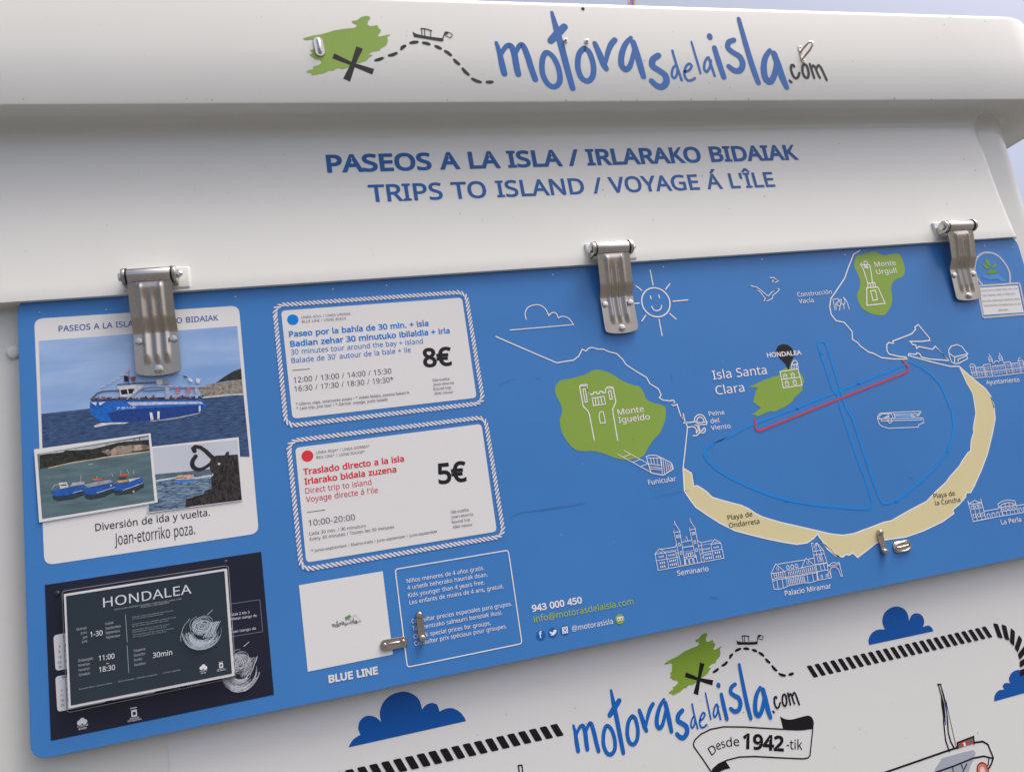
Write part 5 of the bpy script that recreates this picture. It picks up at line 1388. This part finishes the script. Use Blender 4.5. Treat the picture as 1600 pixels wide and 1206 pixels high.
ik.line([(165, 616), (285, 606)], 4, GY)
ik.text('12:00 / 13:00 / 14:00 / 15:30', (175, 702), (853, 638), 37, GY, 0)
ik.text("16:30 / 17:30 / 18:30 / 19:30*", (180, 763), (868, 697), 37, GY, 0)
for s_, a, b in (('Ida-vuelta', (1138, 694), (1255, 683)), ('Joan-etorria', (1142, 724), (1285, 711)), ('Round trip', (1145, 755), (1266, 744)), ('Aller-retour', (1150, 786), (1282, 774))):
    ik.text(s_, a, b, 19, GY, 0)
ik.text('* Último viaje, solamente paseo / * Azken bidaia, paseoa bakarrik', (190, 862), (977, 778), 20, GY, 0)
ik.text('* Last trip, just tour / * Dernier voyage, juste balade', (195, 891), (827, 826), 20, GY, 0)
ik.build('lettering', pc)

q2 = [zp('E', p) for p in ((135, 257), (1393, 96), (1497, 822), (210, 1032))]
r2 = [zp('E', p) for p in ((88, 213), (1418, 50), (1546, 852), (178, 1082))]
pc = price_card('price_card', q2, r2, 0)
tag(pc, 'white price card for the red line at five euros')
ik = Ink(0, 0.0006)
ik.z = 'E'
CR, CR2 = (196, 44, 56), (190, 62, 74)
ik.dot((218, 313), 40, (198, 50, 60))
ik.build('line_marker', pc)
ik = Ink(0, 0.0006); ik.z = 'E'
ik.text('5€', (1105, 499), (1300, 478), 130, BLK, 14)
ik.build('price_figure', pc)
ik = Ink(0, 0.0006); ik.z = 'E'
ik.text('LINEA ROJA* / LINEA GORRIA*', (278, 300), (638, 256), 19, GY, 0)
ik.text('RED LINE* / LIGNE ROUGE*', (280, 333), (607, 293), 19, GY, 0)
ik.text('Traslado directo a la isla', (191, 440), (872, 348), 40, CR, 13)
ik.text('Irlarako bidaia zuzena', (200, 505), (820, 420), 40, CR, 13)
ik.text('Direct trip to island', (205, 567), (652, 506), 38, CR2, 2)
ik.text("Voyage directe á l'ile", (210, 625), (695, 559), 38, CR2, 2)
ik.line([(218, 692), (337, 676)], 4, GY)
ik.text('10:00-20:00', (228, 785), (540, 743), 40, GY, 0)
ik.text('Cada 30 min. / 30 minuturo', (230, 848), (613, 792), 22, GY, 0)
ik.text('Every 30 minutes / Toutes les 30 minutes', (235, 884), (803, 800), 22, GY, 0)
ik.text('* Junio-septiembre / Ekaina-iraila / June-september / June-september', (245, 963), (1097, 829), 20, GY, 0)
for s_, a, b in (('Ida-vuelta', (1187, 701), (1306, 684)), ('Joan-etorria', (1190, 734), (1336, 714)), ('Round trip', (1195, 768), (1317, 751)), ('Aller-retour', (1200, 802), (1334, 783))):
    ik.text(s_, a, b, 20, GY, 0)
ik.build('lettering', pc)

# ---- code card (left blank but for its little logo)
ik = Ink(0, 0.0004)
ik.poly([(70, 262), (607, 172), (672, 705), (127, 816)], CARD, 'F')
qc = ik.build('code_card', panel)
A_s = placement(YF, [('P', (45, 345)), ('P', (1520, 330)), ('P', (292, 55))], 0, [('q', (248, 528)), ('q', (860, 402)), ('q', (345, 385))])
ik = Ink(0, 0.0006); ik.map = (YF, A_s); wordmark(ik, (34, 36, 44), (34, 36, 44)); ik.build('logo_lettering', qc)
A_t = placement(YF, [('O', (62, 287)), ('O', (120, 557)), ('O', (545, 122)), ('O', (1435, 607))], 0, [('q', (505, 325)), ('q', (520, 388)), ('q', (612, 255)), ('q', (845, 352))])
ik = Ink(0, 0.0006); ik.map = (YF, A_t); island(ik, (92, 140, 66), (100, 140, 180)); ik.build('island_logo', qc)
ik = Ink(0, 0.0006)
ik.text('BLUE LINE', (262, 887), (578, 828), 46, WHITE, 20, 'F')
ik.build('code_lettering', panel)

# ---- group price box
ik = Ink(0, 0.0005)
P = rounded(ik.pts([(687, 160), (1412, 38), (1500, 635), (765, 787)], 'F'), 0.006, 5)
ik.line_m(P, 0.0021, PALE, True)
ik.build('conditions_box', panel)
ik = Ink(0, 0.0005)
ik.z = 'F'
for s_, a, b in (('Niños menores de 4 años gratis.', (763, 248), (1258, 163)), ('4 urtetik beherako haurrak doan.', (766, 292), (1280, 205)), ('Kids younger than 4 years free.', (772, 340), (1260, 255)), ('Les enfants de moins de 4 ans, gratuit.', (780, 386), (1383, 280)),
                 ('Consultar precios especiales para grupos.', (793, 506), (1436, 392)), ('Taldeentzako salneurri bereziak ikusi.', (798, 553), (1374, 448)), ('Check special prices for groups.', (806, 604), (1300, 515)), ('Consulter prix spéciaux pour groupes.', (812, 650), (1403, 536))):
    ik.text(s_, a, b, 27, PALE, 1)
ik.build('conditions_lettering', panel)

# ---- contact block
ik = Ink(0, 0.0005)
ik.z = 'L'
ik.text('943 000 450', (110, 332), (382, 284), 35, PALE, 13)
ik.text('info@motorasdelaisla.com', (120, 390), (662, 290), 35, (138, 168, 74), 5)
ik.text('@motorasisla', (328, 438), (550, 396), 29, PALE, 1)
ik.build('contact_lettering', panel)
ik = Ink(0, 0.0005); ik.z = 'L'
for c_ in ((157, 460), (222, 445), (288, 432)):
    ik.dot(c_, 25, (22, 86, 156))
ik.dot((587, 372), 25, GREEN)
ik.text('f', (149, 475), (166, 472), 34, PALE, 10)
ik.poly([(203, 438), (222, 445), (226, 432), (236, 428), (243, 434), (238, 448), (226, 460), (208, 460), (216, 454), (206, 448)], PALE)
ik.line([(274, 418), (300, 414), (303, 444), (277, 449)], 5, PALE, closed=True); ik.ring((288, 432), 8, 5, PALE)
ik.ring((580, 373), 7, 4, (230, 236, 220)); ik.ring((596, 370), 7, 4, (230, 236, 220)); ik.line([(570, 365), (588, 360), (606, 360)], 4, (230, 236, 220))
ik.build('social_icons', panel)

# ---- island care badge
ik = Ink(0, 0.0005)
ik.z = 'V'
P = ik.pts(spline([(815, 815), (765, 755), (735, 680), (728, 610), (752, 525), (800, 475), (860, 460), (940, 470), (1010, 515), (1070, 590), (1115, 680), (1122, 795)]))
rope(ik, P, 0.0062, 0.0062, False, ROPE_L, ROPE_D)
ik.poly([(862, 695), (878, 660), (925, 645), (965, 655), (985, 690)], (88, 140, 50))
for P in ([(842, 520), (890, 560), (905, 622), (870, 605), (845, 560)], [(812, 590), (850, 590), (895, 635), (850, 640)], [(920, 625), (935, 590), (975, 580), (970, 610), (940, 632)]):
    ik.poly(P, (98, 146, 66))
ik.poly([(805, 722), (850, 712), (890, 722), (900, 700), (985, 695), (1085, 775), (1025, 787), (985, 755), (900, 760), (840, 745)], (70, 132, 190))
ik.poly([(775, 850), (1208, 822), (1272, 1122), (830, 1153)], CARD)
rope(ik, rounded(ik.pts([(752, 832), (1225, 797), (1300, 1140), (822, 1180)]), 0.004, 3), 0.0058, 0.0058, True, ROPE_L, ROPE_D)
for s_, a, b, col_ in (('Isla Santa Clara es un espacio natural, cuida su fauna', (790, 898), (1210, 868), (70, 82, 130)), ('y flora. Respétala, cuídala y no dejes basura.', (815, 950), (1185, 925), (70, 82, 130)), ('Santa Klara uhartea gune naturala da; zaindu', (815, 1012), (1225, 985), (86, 98, 92)), ('fauna eta flora. Errespeta ezazu, ez utzi', (832, 1062), (1240, 1038), (86, 98, 92)), ('zaborrik gero.', (990, 1112), (1105, 1102), (86, 98, 92))):
    ik.text(s_, a, b, 26, col_, 0)
ik.build('nature_badge', panel)

# ---- printed exhibition poster
ik = Ink(0, 0.0004)
NV = mat('poster_navy', (24, 27, 46), 0.3, var=0.06, scale=20)
ik.poly([(105, 187), (1283, 6), (1353, 783), (138, 1034)], NV, 'C')
poster = ik.build('exhibition_poster', panel)
ik = Ink(0, 0.0006)
ik.z = 'C'
PC = (196, 200, 206)
for q in ([(152, 460), (500, 400), (520, 590), (164, 654)], [(162, 684), (470, 640), (440, 824), (174, 877)], [(480, 700), (690, 660), (712, 772), (462, 818)]):
    ik.poly_m(rounded(ik.pts(q), 0.006, 4), mat('calendar_white', PC, 0.4, var=0.02))
    ik.build('calendar', poster)
    ik = Ink(0, 0.0006); ik.z = 'C'
ik = Ink(0, 0.0009); ik.z = 'C'
for s_, a, b in (('2', (182, 527), (191, 525)), ('9', (181, 556), (190, 554)), ('16', (179, 586), (196, 583)), ('23', (177, 614), (196, 611)), ('30', (181, 639), (198, 636)), ('4', (195, 766), (203, 764)), ('11', (191, 794), (206, 791)), ('18', (192, 821), (208, 818)), ('25', (193, 847), (211, 844)), ('E', (206, 474), (214, 472)), ('3', (213, 522), (221, 520)), ('10', (211, 550), (228, 547)), ('17', (212, 580), (229, 577)), ('24', (213, 606), (230, 603)), ('5', (222, 762), (230, 760)), ('12', (221, 789), (238, 786)), ('19', (223, 815), (240, 812))):
    ik.text(s_, a, b, 12, (60, 62, 70), 2)
ik.text('ABRIL', (198, 695), (246, 687), 13, (60, 62, 70), 3)
ik.build('calendar_lettering', poster)
ik = Ink(0, 0.0006); ik.z = 'C'
ik.line([(1105, 292), (1276, 266), (1292, 440), (1120, 468)], 2.2, (120, 128, 142))
for s_, a, b in (('izango dira irailak 2 eta 3', (1010, 372), (1220, 340)), ('ordutegia 12:00etan izango da', (1010, 397), (1258, 358)), ('eta irailak 4', (1020, 446), (1130, 428)), ('bisita 13:30ean izango da', (1020, 465), (1254, 428))):
    ik.text(s_, a, b, 14, (190, 196, 206), 2)
ik.text('11:00 - 18:30', (768, 762), (950, 728), 26, (150, 156, 166), 0)
ik.build('lettering', poster)
ik = Ink(0, 0.0006); ik.z = 'C'
scribble(ik, (1170, 650), 108, 128, (188, 194, 204), 1.6, 180, 3)
ik.line([(1190, 520), (1218, 495)], 3, (188, 194, 204))
ik.build('scribble_drawing', poster)
ik = Ink(0, 0.0006); ik.z = 'C'
for (x, y) in ((295, 935), (322, 930), (309, 922)):
    ik.dot((x, y), 14, (200, 204, 212))
ik.text('cristina', (283, 962), (340, 950), 13, (200, 204, 212), 3); ik.text('enea', (290, 976), (332, 967), 13, (200, 204, 212), 3)
ik.build('emblem', poster)
ik = Ink(0, 0.0006); ik.z = 'C'
ik.poly([(575, 868), (606, 862), (608, 900), (578, 905)], (200, 204, 212)); ik.poly([(583, 878), (600, 875), (601, 892), (585, 896)], NV); ik.line([(572, 858), (604, 852)], 5, (200, 204, 212))
ik.text('DONOSTIA', (568, 920), (620, 910), 9, (200, 204, 212), 2); ik.text('SAN SEBASTIAN', (556, 933), (631, 919), 9, (200, 204, 212), 2)
ik.build('emblem', poster)

# ---- worn scuffs on the blue sheet
ik = Ink(0, 0.00055)
SC = (60, 106, 168)
for P in ([(800, 806), (815, 800), (850, 797), (880, 792), (912, 786)], [(838, 797), (880, 790)], [(782, 600), (795, 594), (803, 593)], [(836, 590), (848, 594)], [(1047, 583), (1050, 595)], [(1022, 776), (1052, 770), (1076, 766)], [(1084, 740), (1087, 752)], [(1420, 745), (1428, 747)], [(1110, 932), (1122, 934)]):
    ik.line([(x + random.uniform(-1, 1), y + random.uniform(-.6, .6)) for x, y in P], random.uniform(.4, 0.9), SC, '0')
for k in range(26):
    p = (random.uniform(790, 1560), random.uniform(560, 860))
    if random.random() < .6:
        ik.dot(p, random.uniform(.3, .8), random.choice([(150, 170, 200), (50, 84, 136)]), '0', n=6)
ik.build('scuff_marks', panel)['kind'] = 'stuff'

# ---- fixing screws along the top edge
for p in ((62, 485), (166, 481), (368, 461), (520, 449), (604, 443), (864, 426), (1036, 414), (1190, 402), (1320, 395), (1538, 381), (1582, 383)):
    x, z_ = on(0, (p[0], p[1] + 3.5))
    bm = bmesh.new()
    add_cyl(bm, (x, 0.002, z_), (x, -0.0012, z_), 0.0019, 0.0015, 12)
    link_bm('screw', bm, STEEL, panel, 40)

# ---- latch plates and straps
for (pc_, L_, W_, s0, s1, kind_) in (((615.7, 1005), 44, 17.5, zp('l', (880, 275)), zp('l', (930, 765)), 0), ((1409.7, 853.4), 29.5, 14.5, zp('n', (562, 355)), zp('n', (688, 825)), 1)):
    u = math.dist(on(0, pc_), on(0, (pc_[0] + 1, pc_[1])))
    c_ = on(-0.002, pc_)
    bm = bmesh.new()
    oblong(bm, c_, 0.0, L_ * u, W_ * u, -0.0008, 0.0026)
    if kind_ == 0:
        add_tube(bm, [(c_[0] - 8 * u, -0.0024, c_[1] + .0012), (c_[0] - 6 * u, -0.0034, c_[1] + .0012), (c_[0] + 6 * u, -0.0034, c_[1] + .0012), (c_[0] + 8 * u, -0.0024, c_[1] + .0012)], 0.0019, 12)
        for s_ in (-1, 1):
            pan_head(bm, c_[0] + s_ * 14.5 * u, c_[1], -0.0034, 0.0045, 0.0016)
    else:
        add_tube(bm, [(c_[0] - 9 * u, -0.0026, c_[1]), (c_[0] - 6 * u, -0.0040, c_[1] - .001), (c_[0] + 9 * u, -0.0038, c_[1] + .0006)], 0.0022, 12)
        add_tube(bm, [(c_[0] + L_ * u * .5 * math.cos(t) * .86, -0.0042, c_[1] + W_ * u * .5 * math.sin(t) * .8) for t in [k * math.pi / 12 for k in range(25)]], 0.0012, 8)
    link_bm('slot_plate', bm, STEEL, panel, 40)
    a, b = on(-0.006, s0), on(-0.006, s1)
    x = (a[0] + b[0]) / 2
    bm = bmesh.new()
    cz = (a[1] + b[1]) / 2
    h = abs(a[1] - b[1])
    dx = (a[0] - b[0]) / 2 * 0.5
    oblong(bm, (x, cz), R(90), h + 0.0155, 0.0140, -0.0030, 0.0028)
    for z_ in (cz + h / 2, cz - h / 2):
        add_cyl(bm, (x, 0.001, z_), (x, -0.003, z_), 0.0045, None, 18)
        add_cyl(bm, (x, -0.0055, z_), (x, -0.0115, z_), 0.0072, 0.0056, 20, 0.0014)
        add_cyl(bm, (x, -0.0114, z_), (x, -0.0123, z_), 0.0026, 0.0026, 6)
    link_bm('strap', bm, STEEL, panel, 40)

# ------------------------------------------------------------------ framed notice hung over the poster
NX = [zp('C', p) for p in ((208, 236), (1094, 97), (1136, 681), (235, 858))]
nb_ = -0.012
nc = on(nb_, zp('C', (660, 480)))
notice = empty('framed_notice', (nc[0], 0, nc[1]))
tag(notice, 'dark exhibition notice in a thin white frame covering most of the navy poster', 'notice')
fr = [on(nb_, p) for p in NX]
xs, zs_ = [p[0] for p in fr], [p[1] for p in fr]
bm = bmesh.new()
vb = [[bm.verts.new((x, y, z)) for x, z in fr] for y in (-0.0032, nb_)]
bm.faces.new(vb[1]); bm.faces.new(vb[0])
for k in range(4):
    bm.faces.new((vb[0][k], vb[0][(k + 1) % 4], vb[1][(k + 1) % 4], vb[1][k]))
link_bm('frame', bm, mat('frame_white', (196, 198, 202), 0.25, var=0.02), notice)
ik = Ink(nb_, 0.0004)
ik.z = 'C'
NT = mat('notice_dark', (38, 50, 60), 0.18, var=0.05, scale=10)
ik.poly([(221, 247), (1083, 110), (1124, 668), (247, 842)], NT)
sheet = ik.build('sheet', notice)
ik = Ink(nb_, 0.0007)
ik.z = 'f'
NW = (202, 208, 216)
ik.text('HONDALEA', (352, 391), (1140, 266), 84, (190, 196, 204), 1)
ik.text('SANTA KLARA UHARTEKO ITSASARGIA / FARO DE LA ISLA SANTA CLARA', (452, 418), (1052, 320), 13, (150, 158, 168), 2)
ik.text('DONOSTIA / SAN SEBASTIAN', (690, 397), (938, 355), 13, (150, 158, 168), 2)
SERIF = 3
for s_, a, b, c_, w_ in (('1-30', (236, 656), (346, 638), 46, 2), ('11:00', (312, 868), (452, 845), 46, 2), ('18:30', (315, 970), (457, 946), 46, 2), ('30min', (795, 842), (967, 813), 46, 2)):
    ik.text(s_, a, b, c_, NW, w_)
for s_, a, b in (('Ekainak', (115, 599), (205, 582)), ('Junio', (150, 632), (206, 622)), ('Juin', (168, 671), (210, 663)), ('June', (160, 709), (210, 700)), ('Irailak', (370, 549), (444, 536)), ('Septiembre', (372, 590), (508, 568)), ('Septembre', (374, 630), (500, 610)), ('September', (378, 671), (505, 650)),
                 ('Ordutegiak:', (128, 878), (264, 854)), ('Horarios:', (130, 920), (235, 902)), ('Horaires:', (133, 962), (235, 944)), ('Schedule:', (135, 1005), (238, 987)), ('Iraupena:', (625, 788), (728, 770)), ('Duración:', (627, 830), (728, 812)), ('Durée:', (628, 872), (702, 858)), ('Duration:', (630, 915), (732, 897))):
    ik.text(s_, a, b, 23, (160, 168, 178), 0)
for k, (x, y, L) in enumerate(((612, 484, 360), (612, 501, 275), (612, 548, 388), (612, 566, 320), (614, 600, 330), (614, 618, 305), (618, 642, 360), (618, 660, 300))):
    ik.text(('Ekainaren hiruan bisita gidatuak hamarretan eta', 'Los lunes de junio cerrado por la tarde', 'Entrada libre hasta completar el aforo de la sala', 'de las visitas guiadas de cada hora', 'Entrée libre dans la limite des places', 'disponibles pour chaque visite du jour', 'Free entrance until full capacity is reached', 'for every guided visit of the hour')[k], (x, y), (x + L, y - L * .165), 12, (140, 148, 158), 0)
ik.text('Entrada libre / Sarrera librea   -   Aforo limitado / Edukiera mugatua   -   Limited capacity', (138, 1126), (1040, 952), 12, (150, 158, 168), 1)
ik.line([(381, 892), (397, 889)], 5, NW); ik.line([(550, 456), (567, 700)], 6, (130, 138, 148)); ik.line([(565, 732), (580, 972)], 6, (130, 138, 148))
ik.build('lettering', sheet)
ik = Ink(nb_, 0.0007); ik.z = 'f'
scribble(ik, (1240, 615), 178, 175, (190, 202, 214), 1.9, 250, 5)
ik.line([(1285, 455), (1330, 412)], 3, NW); ik.line([(1050, 690), (1050, 640), (1075, 560), (1130, 490)], 2.6, NW, smooth=True)
ik.build('scribble_drawing', sheet)
ik = Ink(nb_, 0.0007); ik.z = 'f'
for (x, y) in ((1228, 932), (1263, 930), (1246, 915)):
    ik.dot((x, y), 17, NW)
ik.text('cristina', (1213, 968), (1278, 955), 13, NW, 2); ik.text('enea', (1222, 985), (1268, 976), 13, NW, 2)
ik.build('emblem', sheet)
ik = Ink(nb_, 0.0007); ik.z = 'f'
ik.poly([(1384, 890), (1418, 884), (1422, 925), (1388, 932)], NW); ik.poly([(1393, 900), (1411, 897), (1413, 915), (1396, 919)], NT); ik.line([(1384, 882), (1418, 876)], 4, NW)
ik.text('DONOSTIA', (1372, 950), (1432, 938), 10, NW, 2); ik.text('SAN SEBASTIAN', (1366, 965), (1448, 948), 10, NW, 2)
ik.build('emblem', sheet)
ik = Ink(nb_, 0.0002)
ik.z = 'C'
SLV = mat('sleeve_rim', (120, 124, 132), 0.15, var=0.1)
ik.y0_ = 0
P = ik.pts([(200, 222), (1100, 82), (1112, 100), (1146, 690), (228, 880)])
slv = Ink(-0.006, 0)
slv.line_m(rounded([on(-0.006, zp('C', p)) for p in ((198, 220), (1104, 80), (1146, 690), (226, 882))], 0.006, 4), 0.0012, SLV, True)
slv.build('sleeve_rim', notice)
for c_ in ((175, 232), (1090, 62)):
    bm = bmesh.new()
    x, z_ = on(0, zp('C', c_))
    add_cyl(bm, (x, 0, z_), (x, -0.004, z_), 0.0045, 0.0035, 18, 0.001)
    link_bm('screw_cap', bm, mat('cap_dark', (40, 44, 56), 0.3), notice, 40)


# ------------------------------------------------------------------ strap hinges
def strap_hinge(name, Lw=0.078, H=0.186, side=1):
    """origin at the pin axis; leaf hangs down -Z, out of the wall is -Y.  The pin sits at Y=0 here"""
    root = empty(name)
    # leaf
    nx, nz = 48, 100
    V, F = [], []
    rc = 0.011
    for j in range(nz + 1):
        t = j / nz
        z = -0.006 - t * (H - 0.002)
        yb = 0.006
        # joggle: stands off the lip above, lies on the hatch below
        zz = -z
        s = min(1, max(0, (zz - 0.080) / 0.030))
        s = s * s * (3 - 2 * s)
        ybase = -0.006 + 0.012 * min(1, zz / 0.09) + 0.012 * s + 0.008 * (zz / H)
        d = H - (t * H)
        hw = Lw / 2 - (rc - math.sqrt(max(0, rc * rc - (rc - d) ** 2)) if d < rc else 0)
        hw *= 1.0 + 0.03 * t
        for i in range(nx + 1):
            x = -hw + 2 * hw * i / nx
            ax = abs(x)
            e = 0.0
            sm = lambda t_: t_ * t_ * (3 - 2 * t_)
            end0 = sm(min(1, max(0, (zz - 0.012) / 0.014))); end1 = sm(min(1, max(0, (H - 0.014 - zz) / 0.022)))
            E_ = end0 * end1
            e += 0.0030 * E_ * sm(min(1, max(0, (0.0245 - ax) / 0.006)))
            e += 0.0022 * E_ * math.exp(-((ax - 0.0182) / 0.0036) ** 2)
            end2 = sm(min(1, max(0, (zz - 0.028) / 0.022))) * end1
            e -= 0.0036 * end2 * math.exp(-((ax - 0.0082) / 0.0054) ** 2)
            e += 0.0008 * end2 * math.exp(-(ax / 0.003) ** 2)
            bow = 0.003 * (1 - (x / hw) ** 2) * (1 if t > .97 else 0)
            V.append((x, ybase - e, z - (0.003 * (1 - (x / hw) ** 2) if j == nz else 0.003 * (1 - (x / hw) ** 2) * max(0, (t - .93) / .07))))
    n = nx + 1
    for j in range(nz):
        for i in range(nx):
            F.append((j * n + i, (j + 1) * n + i, (j + 1) * n + i + 1, j * n + i + 1))
    # thickness
    o = len(V)
    V2 = [(x, y + 0.0022, z) for x, y, z in V]
    V += V2
    for j in range(nz):
        for i in range(nx):
            F.append((o + j * n + i, o + j * n + i + 1, o + (j + 1) * n + i + 1, o + (j + 1) * n + i))
    for j in range(nz):
        for i in (0, nx):
            a, b = j * n + i, (j + 1) * n + i
            F.append((a, b, o + b, o + a) if i == nx else (b, a, o + a, o + b))
    for i in range(nx):
        a, b = nz * n + i, nz * n + i + 1
        F.append((a, o + a, o + b, b))
        a, b = i, i + 1
        F.append((b, o + b, o + a, a))
    leaf = link('leaf', V, F, STEEL, parent=root, smooth=True)
    bm = bmesh.new(); bm.from_mesh(leaf.data)
    bmesh.ops.recalc_face_normals(bm, faces=bm.faces[:])
    for e in bm.edges:
        if len(e.link_faces) == 2 and e.calc_face_angle(0) > R(50):
            e.smooth = False
    bm.to_mesh(leaf.data); bm.free()
    # barrel
    bm = bmesh.new()
    add_cyl(bm, (-Lw / 2 + 0.0005, 0.001, 0), (Lw / 2 - 0.0005, 0.001, 0), 0.0150, None, 40, 0.0008)
    link_bm('barrel', bm, STEEL_B, root, 40)
    for s in (-1, 1):
        bm = bmesh.new()
        add_cyl(bm, (s * (Lw / 2), 0.001, 0), (s * (Lw / 2 + 0.0022), 0.001, 0), 0.0162, None, 36)
        link_bm('washer', bm, RUBBER, root, 40)
        bm = bmesh.new()
        add_cyl(bm, (s * (Lw / 2 + 0.0024), 0.001, 0), (s * (Lw / 2 + 0.0094), 0.001, 0), 0.0158, None, 36, 0.0012)
        # lug running back to the wall
        add_box(bm, (s * (Lw / 2 + 0.0059), 0.018, -0.004), (0.0068, 0.034, 0.022), 0.0012)
        link_bm('lug', bm, STEEL, root, 40)
        bm = bmesh.new()
        add_cyl(bm, (s * (Lw / 2 + 0.0096), 0.001, 0), (s * (Lw / 2 + 0.0155), 0.001, 0), 0.0086, None, 6, 0.0008)
        if s == 1:
            add_cyl(bm, (s * (Lw / 2 + 0.015), 0.001, 0), (s * (Lw / 2 + 0.0205), 0.001, 0), 0.0056, 0.0032, 20, 0.0012)
        link_bm('pin_nut', bm, STEEL_B, root, 40)
    # bolts
    for x, z in ((-Lw * 0.395, -0.124), (Lw * 0.395, -0.124), (0.0, -0.181)):
        bm = bmesh.new()
        y = 0.0265 if z > -0.15 else 0.0268
        add_cyl(bm, (x, y, z), (x, y - 0.0016, z), 0.0088, None, 28, 0.0004)
        add_cyl(bm, (x, y - 0.0016, z), (x, y - 0.0066, z), 0.0076, 0.0073, 6, 0.001)
        link_bm('bolt', bm, STEEL_B, root, 40)
    # moulded pad on the lip
    bm = bmesh.new()
    add_box(bm, (0.008 * side, 0.037, 0.001), (Lw + 0.044, 0.030, 0.046), 0.004, 3)
    link_bm('pad', bm, GEL, root, 40)
    return root


def copy_tree(o, parent=None):
    c = o.copy(); COL.objects.link(c)
    if parent:
        c.parent = parent
    for ch in list(o.children):
        copy_tree(ch, c)
    return c


YPIN = -0.034
h0 = strap_hinge('strap_hinge')
labels = ('steel strap hinge overlapping the photo collage of the blue boat', 'steel strap hinge beside the smiling sun drawing',
          'steel strap hinge next to the round plant and hand badge')
for i, (px, lab) in enumerate(zip(((233.5, 430), (955.7, 387.5), (1497.5, 353.5)), labels)):
    o = h0 if i == 0 else copy_tree(h0)
    x, z = on(YPIN, px)
    o.location = (x, YPIN, z)
    tag(o, lab, 'hinge', 'strap hinges along the hatch top')
    print('hinge', x, z)
